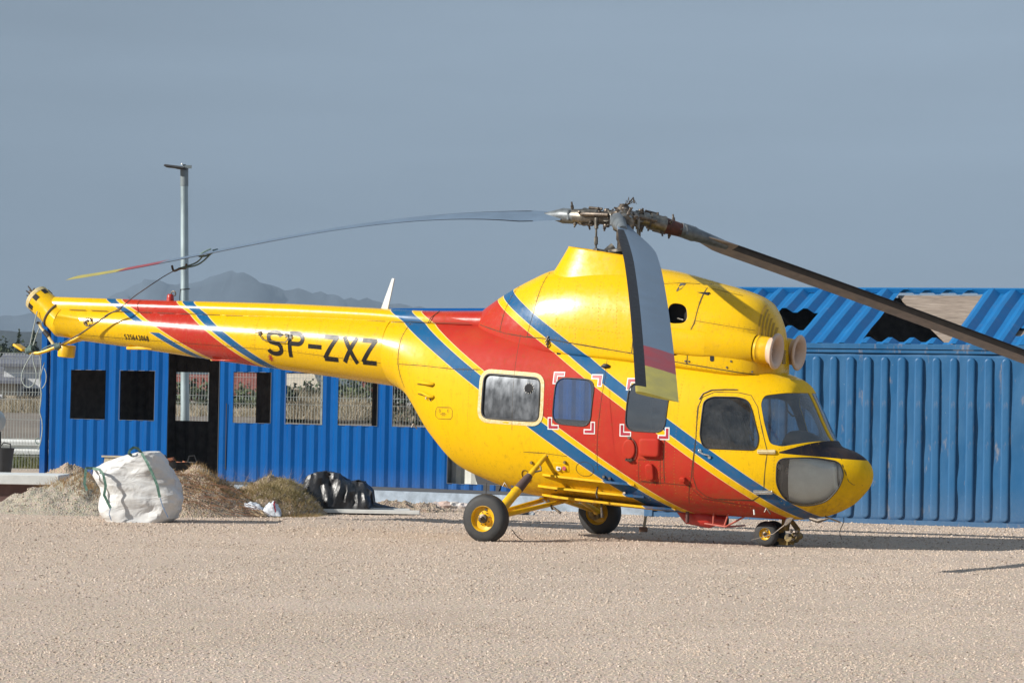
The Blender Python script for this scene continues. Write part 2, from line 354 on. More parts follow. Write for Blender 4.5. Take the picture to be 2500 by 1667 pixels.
def carve(bm, poly, ymin=0., sides=(-1, 1)):
    """cut the skin along the outline (convex, in side view) and delete what lies inside it"""
    x0 = min(p[0] for p in poly)-.03; x1 = max(p[0] for p in poly)+.03; z0 = min(p[1] for p in poly)-.03; z1 = max(p[1] for p in poly)+.03
    def sel():
        fs = [f for f in bm.faces if any(x0 <= v.co.x <= x1 for v in f.verts) and any(z0 <= v.co.z <= z1 for v in f.verts) and any(v.co.y*sd > ymin-.02 for sd in sides for v in f.verts)]
        es = {e for f in fs for e in f.edges}; vs = {v for f in fs for v in f.verts}
        return fs+list(es)+list(vs)
    n = len(poly)
    for i in range(n):
        a = poly[i]; b = poly[(i+1) % n]; d = (b[0]-a[0], b[1]-a[1])
        if abs(d[0])+abs(d[1]) < 1e-5: continue
        bmesh.ops.bisect_plane(bm, geom=sel(), dist=1e-5, plane_co=(a[0], 0, a[1]), plane_no=(d[1], 0, -d[0]))
    if ymin > 0:
        for sd in sides: bmesh.ops.bisect_plane(bm, geom=sel(), dist=1e-5, plane_co=(0, sd*ymin, 0), plane_no=(0, 1, 0))
    dead = []; keep = []
    for f in bm.faces:
        c = f.calc_center_median()
        if x0 < c.x < x1 and z0 < c.z < z1 and inside(poly, c.x, c.z):
            for sd in sides:
                if c.y*sd > ymin: dead.append(f)
    return dead
def pane(skinmb_mesh, poly, ymin, name, matl, inset, sides, parent, label=None):
    """window pane: the same piece of skin, set inwards"""
    for sd in sides:
        bm = bmesh.new(); bm.from_mesh(skinmb_mesh); dead = set(carve(bm, poly, ymin, (sd,)))
        bmesh.ops.delete(bm, geom=[f for f in bm.faces if f not in dead], context='FACES')
        bm.normal_update()
        for v in bm.verts: v.co -= v.normal*inset
        me = bpy.data.meshes.new(name); bm.to_mesh(me); bm.free(); me.materials.append(matl)
        me.polygons.foreach_set('use_smooth', [True]*len(me.polygons))
        o = link(bpy.data.objects.new(name, me), parent)
        if label: o['label'] = label
def px_poly(body, pts): return [body.hit(*p) for p in pts]
def crop(n, pts):
    ox, oy = {1: (0, 600), 2: (500, 650), 3: (950, 550), 4: (950, 880), 5: (1500, 880), 6: (1400, 480)}[n]
    return [(ox+x/3.36, oy+y/3.36) for x, y in pts]

PREAR = rounded([(-.54, 2.08), (.27, 2.03), (.27, 1.485), (-.56, 1.52)], .10)
PW1 = rounded([(.49, 2.045), (1.03, 2.02), (.99, 1.43), (.46, 1.47)], .14)
PW2 = rounded([(1.50, 2.00), (2.05, 1.965), (2.0, 1.38), (1.47, 1.40)], .14)
PDOOR = rounded([(2.50, 1.78), (2.60, 1.835), (2.92, 1.835), (3.05, 1.80), (3.12, 1.67), (3.225, 1.34), (3.19, 1.195), (2.52, 1.205), (2.47, 1.35)], .07)
PSHIELD = rounded([(3.21, 1.77), (3.235, 1.865), (3.46, 1.90), (3.72, 1.912), (4.05, 1.345), (3.79, 1.305), (3.50, 1.245), (3.36, 1.275), (3.28, 1.52)], .05)
PCHIN = rounded([(3.45, 1.10), (3.85, 1.12), (4.13, 1.075), (4.19, .93), (4.13, .76), (3.96, .58), (3.72, .52), (3.52, .57), (3.425, .76)], .10)
H_me = None
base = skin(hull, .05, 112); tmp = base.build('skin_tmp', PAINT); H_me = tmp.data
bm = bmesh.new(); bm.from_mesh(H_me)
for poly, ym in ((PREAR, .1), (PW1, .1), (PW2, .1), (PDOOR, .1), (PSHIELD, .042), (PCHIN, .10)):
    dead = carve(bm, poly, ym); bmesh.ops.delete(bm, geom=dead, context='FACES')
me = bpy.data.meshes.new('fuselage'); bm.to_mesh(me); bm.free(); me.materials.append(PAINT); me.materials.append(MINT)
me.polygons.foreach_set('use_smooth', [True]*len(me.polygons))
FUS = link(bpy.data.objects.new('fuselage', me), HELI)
q = FUS.modifiers.new('shell', 'SOLIDIFY'); q.thickness = .022; q.offset = -1; q.material_offset = 1; q.material_offset_rim = 0
MALU = mat('scratched_aluminium_sheet', (.05, .055, .062), .36, .7, var=.5, scale=11, bump=.10, bscale=5, bdist=.02, col2=(.13, .14, .155), stretch=(1, 1, .5))
pane(H_me, PREAR, .1, 'blanking_plate', MALU, .012, (-1,), HELI, 'scratched metal plate with round hole filling the rear cabin window')
pane(H_me, PREAR, .1, 'cabin_window', GLASSC, .006, (1,), HELI)
for poly in (PW1, PW2): pane(H_me, poly, .1, 'cabin_window', GLASSC, .006, (-1, 1), HELI)
pane(H_me, PDOOR, .1, 'door_window', GLASS, .006, (-1, 1), HELI)
pane(H_me, PSHIELD, .042, 'windscreen', GLASS, .006, (-1, 1), HELI)
pane(H_me, PCHIN, .10, 'chin_window', GLASSN, .006, (-1, 1), HELI)
pane(H_me, rounded([(3.60, 1.16), (4.24, 1.10), (4.24, .50), (3.52, .46)], .05), .0, 'brightening_shell', mat('pale_brightening_shell', (.72, .76, .74), .6, var=.06), .07, (-1, 1), HELI)  # pale shell added close behind the chin glass to make it look bright
bpy.data.objects.remove(tmp)
# seals and frames follow the outlines on the skin
def outline(body, poly, name, matl, r, off=.002, sides=(-1, 1), ymin=0):
    for sd in sides:
        pts = []
        for i in range(len(poly)):
            a = poly[i]; b = poly[(i+1) % len(poly)]
            k = max(1, int(math.hypot(b[0]-a[0], b[1]-a[1])/.05))
            for j in range(k):
                t = j/k; p = body.pt(a[0]+(b[0]-a[0])*t, a[1]+(b[1]-a[1])*t, off, sd)
                if ymin and abs(p.y) < ymin: continue
                pts.append(p)
        m = MB(); m.tube(pts, r, 6, closed=not ymin); m.build(name, matl, HELI)
for poly in (PW1, PW2, PDOOR, PCHIN): outline(hull, poly, 'window_seal', MBLK, .0085)
outline(hull, PREAR, 'window_seal', MBLK, .014)
def strip(body, poly, w0, w1, off, matl, name, parent=HELI, side=-1, thick=.006):
    """flat band following a closed outline, from offset w0 to w1 outside it"""
    c = Vector((sum(p[0] for p in poly)/len(poly), sum(p[1] for p in poly)/len(poly))); m = MB(); n = len(poly); A = []; B = []
    for i in range(n):
        d = (Vector(poly[(i+1) % n])-Vector(poly[i-1])); nn = Vector((d.y, -d.x)).normalized(); p = Vector(poly[i])
        if nn.dot(p-c) < 0: nn = -nn
        a = p+nn*w0; b = p+nn*w1; A.append(body.pt(a.x, a.y, off, side)); B.append(body.pt(b.x, b.y, off, side))
    m.add(A+B, [(i, (i+1) % n, n+(i+1) % n, n+i) for i in range(n)]); return m.build(name, matl, parent, fix=False)
for sd in (-1, 1):
    strip(hull, PREAR, .004, .062, .007, MCREAM, 'window_frame', side=sd)
# porthole in the plate
hp = hull.pt(.11, 1.905, -.006)
m = MB(); m.lathe([(0, .056), (.004, .056)], hp, (0.02, -1, .25), 20); m.build('vent_hole', MHOLE, HELI)
m = MB()
for k in range(12):
    a = 2*pi*k/12; q = hull.pt(.11+.066*cos(a), 1.905+.066*sin(a), -.004); m.lathe([(0, .006), (.004, .005)], q, (0, -1, .2), 6)
m.build('hole_rivets', MSTEEL, HELI)['kind'] = 'stuff'

# seams, rivets
SM = MB(); RV_ = MB()
def line(body, pts, w=.0085, off=.0025, rivets=True, side=-1, riv_off=.022):
    pts = [Vector(p) for p in pts]; Q = []
    for i in range(len(pts)-1):
        k = max(1, int((pts[i+1]-pts[i]).length/.06))
        Q += [pts[i].lerp(pts[i+1], j/k) for j in range(k)]
    Q.append(pts[-1]); A = []; B = []
    for i, p in enumerate(Q):
        d = (Q[min(i+1, len(Q)-1)]-Q[max(i-1, 0)]).normalized(); nn = Vector((-d.y, d.x))
        ww = w*(.7+.8*random.random()); A.append(body.pt(p.x+nn.x*ww/2, p.y+nn.y*ww/2, off, side)); B.append(body.pt(p.x-nn.x*ww/2, p.y-nn.y*ww/2, off, side))
        if rivets and i < len(Q)-1:
            for sg in (-1, 1):
                c = body.pt(p.x+nn.x*riv_off*sg, p.y+nn.y*riv_off*sg, .0015, side)
                r = .0055; RV_.add([c+Vector((r, 0, 0)), c+Vector((0, 0, r)), c+Vector((-r, 0, 0)), c+Vector((0, 0, -r)), c+Vector((0, side*.003, 0))], [(0, 1, 4), (1, 2, 4), (2, 3, 4), (3, 0, 4)])
    n = len(A); SM.add(A+B, [(i, i+1, n+i+1, n+i) for i in range(n-1)])
def rivet_row(body, pts, gap=.04, side=-1):
    pts = [Vector(p) for p in pts]
    for i in range(len(pts)-1):
        k = max(1, int((pts[i+1]-pts[i]).length/gap))
        for j in range(k):
            p = pts[i].lerp(pts[i+1], j/k); c = body.pt(p.x, p.y, .0015, side); r = .0055
            RV_.add([c+Vector((r, 0, 0)), c+Vector((0, 0, r)), c+Vector((-r, 0, 0)), c+Vector((0, 0, -r)), c+Vector((0, side*.003, 0))], [(0, 1, 4), (1, 2, 4), (2, 3, 4), (3, 0, 4)])
line(hull, [(-1.9, 2.19), (-1.48, 2.17), (-1.0, 2.13), (-.60, 2.13)])
line(hull, [(-1.87, 2.72), (-1.91, 2.51), (-1.915, 2.19), (-1.89, 2.04), (-1.85, 1.89)], .010)
line(hull, [(2.44, 1.72), (2.42, 1.32), (2.35, .85), (2.24, .52)], .006, rivets=True)
line(hull, [(2.01, 1.34), (1.98, .77)]); line(hull, [(1.66, 1.045), (1.95, 1.04), (1.92, .75), (1.63, .77), (1.66, 1.045)], .005)
line(hull, [(3.33, 1.18), (3.27, .74), (3.19, .63), (3.10, .58), (2.62, .58), (2.50, .61), (2.40, .70), (2.37, .85), (2.42, 1.32), (2.43, 1.70), (2.48, 1.83), (2.62, 1.893), (2.92, 1.893), (3.08, 1.86), (3.18, 1.72), (3.33, 1.18)], .009, rivets=False)
line(hull, [(4.14, 1.11), (4.20, .95), (4.23, .84), (4.27, .80), (4.36, .79)], .006, rivets=False)
line(hull, [(1.12, 2.37), (1.16, 2.05), (1.10, 1.40), (1.08, .9)], .005); line(hull, [(.40, 2.2), (.42, 1.4)], .004, True)
rivet_row(hull, [(-.75, 2.1), (-.78, 1.3), (-.70, .8)]); rivet_row(hull, [(-1.2, 1.45), (-1.1, 1.0)]); rivet_row(hull, [(2.2, 2.1), (2.16, 1.4), (2.1, .6)]); rivet_row(hull, [(3.42, 1.2), (3.38, .7), (3.5, .5)])
rivet_row(hull, [(-.5, .75), (.2, .62)]); rivet_row(hull, [(0, 1.10), (.3, 1.10), (.62, 1.06)]); line(hull, [(.05, 1.10), (.34, 1.09), (.66, 1.06)], .006)
rivet_row(hull, [(x[0], x[1]) for x in [(2.45, 1.2), (2.43, 1.35), (2.46, 1.78), (2.6, 1.865), (2.92, 1.865), (3.08, 1.81), (3.26, 1.34), (3.22, 1.17), (2.52, 1.175)]], .07)
rivet_row(hull, [(3.18, 1.79), (3.22, 1.90), (3.5, 1.935)], .06); rivet_row(hull, [(3.47, 1.215), (3.8, 1.275), (3.93, 1.30)], .06)
line(hull, [(1.66, .78), (2.3, .74), (2.45, .585), (3.1, .50)], .005)
for a in (.1, .6, 1.1, 1.7, 2.3, 2.9): rivet_row(hull, [(a, .72-.05*a), (a+.02, .56-.03*a)], .03)
# cowling seams
cs = [(-.83, 2.71), (-.38, 2.60), (-.02, 2.55)]; line(cowl, cs, .008)
line(cowl, [(-.02, 2.555), (.28, 2.53), (1.46, 2.36)], .012); line(cowl, [(1.46, 2.36), (2.22, 2.235), (3.05, 2.115)], .010)
line(cowl, [(.12, 3.38), (.06, 2.89), (-.02, 2.55)], .006); line(cowl, [(-.34, 3.2), (-.42, 2.89), (-.46, 2.62)], .006)
line(cowl, [(1.48, 3.38), (1.52, 3.0), (1.48, 2.36)], .010); line(cowl, [(2.35, 3.24), (2.32, 3.0), (2.29, 2.74), (2.235, 2.62), (2.22, 2.24)], .013)
line(cowl, [(1.55, 3.22), (2.03, 3.245), (2.23, 3.235)], .005); line(cowl, [(2.30, 2.77), (3.03, 2.66)], .005); line(cowl, [(2.4, 3.18), (2.8, 3.09)], .004)
for a in (.35, .62, .95, 1.2): rivet_row(cowl, [(a, 3.25), (a+.08, 2.5)], .045)
rivet_row(cowl, [(0, 2.97), (.6, 2.95), (1.4, 2.88)], .05); rivet_row(cowl, [(.1, 2.72), (1.4, 2.60)], .05)
# boom seams
line(boom, [(-7.1, 2.54), (-4.99, 2.42), (-3.75, 2.35), (-2.93, 2.27), (-2.22, 2.20)], .004)
for a in (-6.62, -5.95, -5.3, -4.7, -4.18, -3.7, -3.2, -2.75): rivet_row(boom, [(a, 2.80), (a+.02, 2.55), (a, 2.32+.0*a)], .03)
for a in (-6.4, -5.1, -4.2, -3.72): line(boom, [(a, 2.83), (a, 2.55), (a+.02, 2.30)], .0035, False)

# engine cowling with its access openings
CW_ = skin(cowl, .05, 96, cap0=True, cap1=True); tmpc = CW_.build('cowl_tmp', PAINT); bm = bmesh.new(); bm.from_mesh(tmpc.data)
POV1 = rounded([(1.93, 3.0), (2.16, 2.97), (2.205, 2.74), (1.93, 2.73)], .11, 7); POV2 = rounded([(1.93, 2.61), (2.10, 2.57), (2.145, 2.34), (1.93, 2.33)], .10, 7)
for poly in (POV1, POV2): bmesh.ops.delete(bm, geom=carve(bm, poly, .1, (-1,)), context='FACES')
me = bpy.data.meshes.new('engine_cowling'); bm.to_mesh(me); bm.free(); me.materials.append(PAINT); me.materials.append(MHOLE)
me.polygons.foreach_set('use_smooth', [True]*len(me.polygons)); COWL = link(bpy.data.objects.new('engine_cowling', me), HELI); bpy.data.objects.remove(tmpc)
q = COWL.modifiers.new('shell', 'SOLIDIFY'); q.thickness = .015; q.offset = -1; q.material_offset = 1; q.material_offset_rim = 0
m = MB(); m.box((2.05, -.28, 2.68), (.7, .30, .9)); m.build('dark_bay_box', MHOLE, HELI)  # near-black box added so the cowling openings look dark inside
m = MB(); m.tube([(2.02, -.50, 2.80), (2.10, -.50, 2.78)], .012, 8); m.build('engine_pipe', MSTEEL, HELI)
m = MB(); m.tube([(2.07, -.52, 2.44), (2.09, -.54, 2.36)], .014, 8); m.build('engine_pipe', MSTEEL, HELI)
m = MB(); m.box((2.00, -.55, 2.47), (.05, .05, .20)); m.build('engine_bracket', MSTEEL, HELI)
# blister on the cowling side
m = MB(); rings = []
for i in range(15):
    u = i/14; s_ = 1.75+1.07*u; h = .165*sqrt(max(0, 1-(max(0, u-.45)/.55)**2.2)) if u > .45 else .165; zc = 2.545-.10*u; g = []
    for k in range(17):
        a = pi*k/16-pi/2; zz = zc+h*sin(a)*.98; g.append(cowl.pt(s_, zz, -.012+.062*max(0, cos(a))**.8*(h/.165)*(1-.25*u)))
    rings.append(g)
vs = [p for g in rings for p in g]; n = 17; m.add(vs, [(i*n+k, i*n+k+1, (i+1)*n+k+1, (i+1)*n+k) for i in range(14) for k in range(16)])
m.build('cowling_blister', PAINT, HELI, 60, fix=False)
m = MB(); m.add([cowl.pt(a, z, .004) for a, z in rounded([(2.515, 2.385), (2.565, 2.385), (2.57, 2.27), (2.52, 2.27)], .022)], [tuple(range(24))]); m.build('drain_slot', MHOLE, HELI, fix=False)
m = MB(); m.add([cowl.pt(a, z, .004) for a, z in [(2.0, 3.245), (2.07, 3.235), (2.04, 3.17), (1.99, 3.13), (1.985, 3.15)]], [(0, 1, 2, 3, 4)]); m.build('bare_metal_patch', MSTEEL, HELI, fix=False)
m = MB()
for x, z in [(2.20, 2.27), (2.25, 2.265), (2.73, 2.20), (3.02, 2.15), (2.78, 2.275)]: m.lathe([(0, .014), (.008, .012)], cowl.pt(x, z, 0), (0, -1, 0), 8)
m.build('cowling_fasteners', MOILY, HELI)
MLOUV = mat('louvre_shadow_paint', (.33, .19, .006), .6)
# louvres at the front corner
for i in range(6):
    x0 = 3.055+.028*i; m = MB(); pts = [(x0, 3.0-.10*i*.55-.02), (x0+.012, 2.80), (x0+.015, 2.62)]
    A = []; B = []
    for j in range(9):
        t = j/8; z = (2.98-.055*i)*(1-t)+2.56*t; A.append(cowl.pt(x0, z, .003)); B.append(cowl.pt(x0+.013, z, .010))
    m.add(A+B, [(k, k+1, 10+k, 9+k) for k in range(8)]); m.build('cowling_louvre', MLOUV, HELI, fix=False)
m = MB()
for k in range(7): m.box((3.247, 0, 2.27+.025*k), (.012, .10, .012))
m.build('front_grille', MOILY, HELI)
# intakes
for sd in (-1, 1):
    c0 = Vector((2.81, sd*.38, 2.455)); ax = Vector((.985, 0, -.10)).normalized()
    m = MB(); m.lathe([(-.35, .30), (-.1, .262), (.06, .235), (.16, .205), (.225, .185)], c0, ax, 32, False); m.build('intake_shoulder', PAINT, HELI, 60)
    m = MB(); m.lathe([(.17, .165), (.24, .170), (.245, .176), (.27, .176), (.275, .170), (.32, .168), (.44, .160)], c0, ax, 36, False); ring = m.build('intake_duct', MY, HELI, 50)
    m = MB(); m.lathe([(.38, .158), (.42, .165), (.455, .185), (.47, .208), (.475, .222), (.488, .226), (.500, .218), (.505, .200), (.497, .170), (.47, .138), (.41, .115), (.34, .108)], c0, ax, 40, False)
    m.build('intake_lip', MIVORY, ring, 60)
    m = MB(); m.lathe([(.33, .11), (.335, .0)], c0, ax, 24, False); m.lathe([(.30, .05), (.42, .03), (.44, 0.001)], c0, ax, 16, False); m.build('intake_plug', mat('pale_intake_plug', (.36, .27, .22), .7), ring)
# rotor pylon
m = MB(); rings = []
for i in range(9):
    t = i/8; z0 = 3.36; g = []
    sa = .02+.29*t**.8; sb = 1.72-.30*t; w = .42-.13*t
    for k in range(48):
        a = 2*pi*(k+.5)/48; c = cos(a); d = sin(a); e = 2/3.0
        s_ = (sa+sb)/2+(sb-sa)/2*abs(c)**e*(1 if c > 0 else -1); y = w*abs(d)**e*(1 if d > 0 else -1)
        zt = 3.765-.145*s_; g.append((s_, y, 3.28+(zt-3.28)*t))
    rings.append(g)
m.loft(rings, False, False); PY = m.build('rotor_pylon', PAINT, HELI, 60)
m = MB(); g = rings[-1]; m.tube([Vector(p) for p in g[::2]], .008, 6, closed=True); m.build('pylon_rim', MY, PY)
m = MB(); m.add([(p[0], p[1], p[2]-.05) for p in g], [tuple(range(48))]); m.build('pylon_deck', MOILY, PY, fix=False)
# tail boom, shaft cover, tail pylon
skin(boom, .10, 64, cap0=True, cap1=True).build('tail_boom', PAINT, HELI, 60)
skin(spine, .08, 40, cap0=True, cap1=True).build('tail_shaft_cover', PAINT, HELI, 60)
def path_px(pts, y=0.):
    return [Vector((pl(a, b, y)[0], y, pl(a, b, y)[1])) for a, b in pts]
pp = path_px([(262, 800), (153, 785), (92, 729)]); ax = (pp[2]-pp[1]).normalized()
m = MB(); m.tube([pp[0], pp[0].lerp(pp[1], .97), pp[1], pp[1].lerp(pp[2], .03), pp[1].lerp(pp[2], .5), pp[2]], [.225, .212, .222, .205, .19, .183], 40); TP = m.build('tail_pylon', PAINT, HELI, 50)
m = MB(); m.lathe([(-.02, .187), (.03, .190), (.045, .175), (.05, .10)], pp[2], ax, 32); m.build('pylon_end_ring', MCREAM, TP)
for k in range(7):
    m = MB(); a = 2*pi*k/7+.35; u = ax.orthogonal().normalized(); w = ax.cross(u); dd = u*cos(a)+w*sin(a)
    R = Matrix((dd, ax, dd.cross(ax))).transposed(); m.box(pp[2]-ax*.065+dd*.181, (.018, .080, .075), R); m.build('ring_opening', MHOLE, TP)
m = MB(); c = pp[2]+ax*.05; m.lathe([(0, .05), (.08, .05), (.085, .035), (.12, .035)], c, ax, 14)
for k in range(7):
    a = 2*pi*k/7; u = ax.orthogonal().normalized(); w = ax.cross(u); dd = u*cos(a)+w*sin(a); m.tube([c+ax*.02+dd*.03, c+ax*(.10+.03*(k % 3))+dd*.075], .009, 6)
m.build('tail_rotor_hub', MOILY, TP)
line(boom, [(-7.02, 2.84), (-7.12, 2.70), (-7.06, 2.53)], .004, False)
# tail seams on the cover
def pxline(body, n, pts, w=.008, riv=False): line(body, px_poly(body, crop(n, pts)), w, rivets=riv)
A = [Vector((s_, -spine.y(s_, z_)-.003, z_)) for s_, z_ in [(a, 2.90-.028*(a+7.3)) for a in np.linspace(-7.3, -1.9, 60)]]
for i in range(0, 58, 4):
    m = MB(); m.tube([A[j]+Vector((0, -.012, -.01)) for j in range(i, min(i+4, 60))], .0045, 4); m.build('cover_hinge', MSEAM, HELI)
m = MB(); m.tube([A[-1]+Vector((0, -.016, 0)), (-1.5, -.262, 2.735), (-1.0, -.285, 2.728)], .005, 4); m.tube([(-1.62, -.255, 2.73), (-1.58, -.25, 2.80), (-1.5, -.16, 2.892)], .005, 4); m.build('cover_joint', MSEAM, HELI)
# red beacon post on the cover
m = MB(); m.lathe([(0, .075), (.06, .06), (.20, .048), (.235, .045), (.25, .03)], (-5.74, -.02, 2.86), (.03, 0, 1), 20); m.lathe([(0, .10), (.05, .07)], (-5.76, -.12, 2.80), (.03, -.45, 1), 16)
BP = m.build('beacon_post', MRED, HELI, 50); m = MB(); m.tube([Vector((-5.70+.035*cos(a), 0, 3.115+.035*sin(a))) for a in np.linspace(-1, 4, 14)], .009, 6); m.build('lifting_ring', MOILY, BP)
# whip antenna (flat blade)
m = MB(); w0 = pl(952, 757); g0 = [(-2.465, 0, 2.90), (-2.355, 0, 2.90), (-2.262, 0, 3.32), (-2.30, 0, 3.325)]
m.add([(a, -.012, c) for a, b, c in g0]+[(a, .012, c) for a, b, c in g0], [(0, 1, 2, 3), (7, 6, 5, 4), (0, 4, 5, 1), (1, 5, 6, 2), (2, 6, 7, 3), (3, 7, 4, 0)])
m.build('blade_antenna', MWHITE, HELI, 20, bevel=.004)

# registration letters, stuck to the boom
def stroke(m, body, pts, w, off=.0035):
    Q = []
    for i in range(len(pts)-1):
        a = Vector(pts[i]); b = Vector(pts[i+1]); k = max(1, int((b-a).length/.03)); Q += [a.lerp(b, j/k) for j in range(k)]
    Q.append(Vector(pts[-1])); A = []; B = []
    for i, p in enumerate(Q):
        d = (Q[min(i+1, len(Q)-1)]-Q[max(i-1, 0)]).normalized(); nn = Vector((-d.y, d.x))
        A.append(p+nn*w/2); B.append(p-nn*w/2)
    n = len(A); vs = [body.pt(q.x, q.y, off) for q in A+B]; m.add(vs, [(i, i+1, n+i+1, n+i) for i in range(n-1)])
def arc(cx, cy, rx, ry, a0, a1, n=12): return [(cx+rx*cos(radians(a0+(a1-a0)*i/n)), cy+ry*sin(radians(a0+(a1-a0)*i/n))) for i in range(n+1)]
def glyphs(text, s0, z0, h, adv, wd, sw, slope, body, matl, name):
    G = {'S': [arc(.5, .75, .42, .17, 10, 90, 6)+arc(.5, .75, .42, .17, 90, 200, 8)+[(.12, .62)]+[(.25, .53), (.75, .47), (.9, .36)]+arc(.5, .25, .42, .17, 20, -170, 12)],
         'P': [[(.1, 0), (.1, .94), (.6, .94)]+arc(.6, .74, .32, .20, 90, -90, 10)+[(.1, .54)]], '-': [[(.0, .5), (.85, .5)]],
         'Z': [[(.08, .93), (.92, .93), (.92, .90)], [(.90, .93), (.10, .07)], [(.08, .07), (.95, .07)]], 'X': [[(.10, 0), (.90, 1)], [(.10, 1), (.90, 0)]],
         '5': [[(.85, .95), (.2, .95), (.15, .55)]+arc(.48, .32, .38, .28, 120, -150, 12)], '3': [arc(.45, .74, .36, .22, 150, -90, 10), arc(.45, .28, .40, .25, 90, -150, 10)],
         '6': [arc(.5, .3, .38, .26, 90, 450, 16), [(.13, .3), (.15, .65), (.35, .92), (.75, .95)]], '4': [[(.7, 0), (.7, 1), (.1, .3), (.95, .3)]],
         '0': [arc(.5, .5, .38, .46, 90, 450, 18)], '8': [arc(.5, .73, .33, .22, 90, 450, 14), arc(.5, .26, .4, .25, 90, 450, 14)]}
    x = 0
    for ch, dx in zip(text, adv):
        m = MB()
        for st in G[ch]:
            stroke(m, body, [(s0+x+u*wd-(v*h)*slope*0, z0+v*h+(x+u*wd)*slope) for u, v in st], sw)
        m.build(name, matl, HELI, 0, fix=False); x += dx
MBLKP = mat('black_lettering', (.012, .011, .010), .4, spec=.3)
glyphs('SP-ZXZ', -3.975, 2.292, .335, [.335, .315, .222, .305, .285, .3], .245, .058, -.0714, boom, MBLKP, 'registration_letter')
glyphs('535643068', -6.325, 2.487, .066, [.0465]*9, .034, .0115, -.06, boom, MBLKP, 'serial_digit')
# red corner brackets with white outline
def bracket(cx, cz, dx, dz, name='red_corner_bracket'):
    for w, off, mm, g in ((.062, .003, MWHITE, 0), (.034, .006, MTIPR2, .014)):
        m = MB(); L_ = .125-g
        stroke(m, hull, [(cx+dx*(L_), cz), (cx-dx*(w/2), cz)], w, off); stroke(m, hull, [(cx, cz+dz*L_), (cx, cz+dz*(w/2-.001))], w, off+.0005)
        o = m.build(name if g else 'bracket_border', mm, HELI, 0, fix=False)
MTIPR2 = mat('signal_red', (.33, .012, .03), .4)
for (x, z, dx, dz) in [(.475, 2.085, 1, -1), (1.095, 2.06, -1, -1), (.43, 1.42, 1, 1), (1.03, 1.375, -1, 1), (1.49, 2.02, 1, -1), (2.06, 1.985, -1, -1), (1.43, 1.355, 1, 1), (2.04, 1.325, -1, 1)]:
    bracket(x, z, dx, dz)
# door furniture, caps, boxes
def pad(poly, name, matl, h=.05, r=.05, off=0, parent=HELI, body=hull, steps=5):
    """raised rounded bump whose foot follows the skin"""
    m = MB(); poly = rounded(poly, r, 4); n = len(poly); cx = sum(p[0] for p in poly)/n; cz = sum(p[1] for p in poly)/n; rings = []
    for i in range(steps+1):
        t = i/steps; k = 1-.28*t**3; hh = h*sqrt(max(0, 1-(1-t)**2)) if steps > 1 else h*t
        rings.append([body.pt(cx+(a-cx)*k, cz+(b-cz)*k, off+hh) for a, b in poly])
    m.loft(rings, False, True); return m.build(name, matl, parent, 50)
pad([(1.68, 1.31), (1.96, 1.31), (1.95, 1.08), (1.68, 1.09)], 'flare_box', PAINT, .06)
pad([(1.75, 1.0), (1.86, 1.0), (1.855, .80), (1.755, .80)], 'oblong_cap', PAINT, .045)
e = [(1.53+.088*cos(a), 1.17+.125*sin(a)) for a in np.linspace(0, 2*pi, 16)[:-1]]
pad(e, 'oval_cap', PAINT, .025, .02); pad([(2.20, .845), (2.28, .845), (2.28, .79), (2.20, .79)], 'small_cap', PAINT, .05)
m = MB(); m.tube([hull.pt(1.53+.105*cos(a), 1.16+.15*sin(a), .012) for a in np.linspace(1.4, -1.5, 12)], .005, 5); m.lathe([(0, .02), (.02, .018)], hull.pt(1.53, 1.31, 0), (0, -1, 0), 10); m.build('cap_lanyard', MOILY, HELI)
m = MB()
for k in range(5): m.lathe([(0, .018), (.03, .012)], hull.pt(1.50+.018*k, 1.045-.006*(k % 2), .015), (0, -1, -.3), 7)
m.build('cap_latch', MOILY, HELI)
# fuel gauge plate
pad([(.455, .98), (.68, .965), (.67, .86), (.45, .865)], 'gauge_plate', PAINT, .006, .02)
m = MB(); m.lathe([(0, .034), (.006, .034)], hull.pt(.53, .91, .008), (0, -1, .1), 18); o = m.build('filler_gauge', mat('gauge_face', (.6, .6, .55), .3), HELI); m = MB(); m.lathe([(.006, .013), (.02, .012)], hull.pt(.535, .905, .008), (0, -1, 0), 10); m.build('gauge_knob', MOILY, o)
m = MB(); m.lathe([(0, .028), (.01, .026)], hull.pt(.61, .91, .008), (0, -1, .1), 16); m.build('red_button', MTIPR2, HELI)
line(hull, [(.90+.125*cos(a), .905+.09*sin(a)) for a in np.linspace(0, 2*pi, 22)], .005, rivets=False)
line(hull, [(-1.29, 1.60), (-1.26, 1.64), (-1.04, 1.64), (-1.01, 1.60), (-1.02, 1.52), (-1.05, 1.49), (-1.26, 1.495), (-1.30, 1.53), (-1.29, 1.60)], .006, rivets=False)
for x, k in ((-1.22, 0), (-1.08, 1)): line(hull, [(x, 1.62), (x-.015, 1.595), (x, 1.57), (x+.015, 1.595), (x, 1.62)], .004, rivets=False)
for z, w in ((1.567, .06), (1.553, .11), (1.538, .06)): line(hull, [(-1.16-w/2, z), (-1.16+w/2, z-.002)], .006, rivets=False)
# rear handholds
for z0, z1 in ((1.955, 1.935), (1.83, 1.775)):
    m = MB(); P = [hull.pt(-1.585, z0, .002), hull.pt(-1.50, z0-.004, .018), hull.pt(-1.36, z1+.004, .034), hull.pt(-1.315, z1, .002)]; m.tube(P, [.008, .018, .024, .020], 10); m.build('side_handhold', PAINT, HELI, 60)
    m = MB(); A_ = [hull.pt(-1.585+.27*t, z0+(z1-z0)*t-.022, .003) for t in np.linspace(0, 1, 6)]; m.tube(A_, .006, 5); m.build('handhold_gap', MSEAM, HELI)
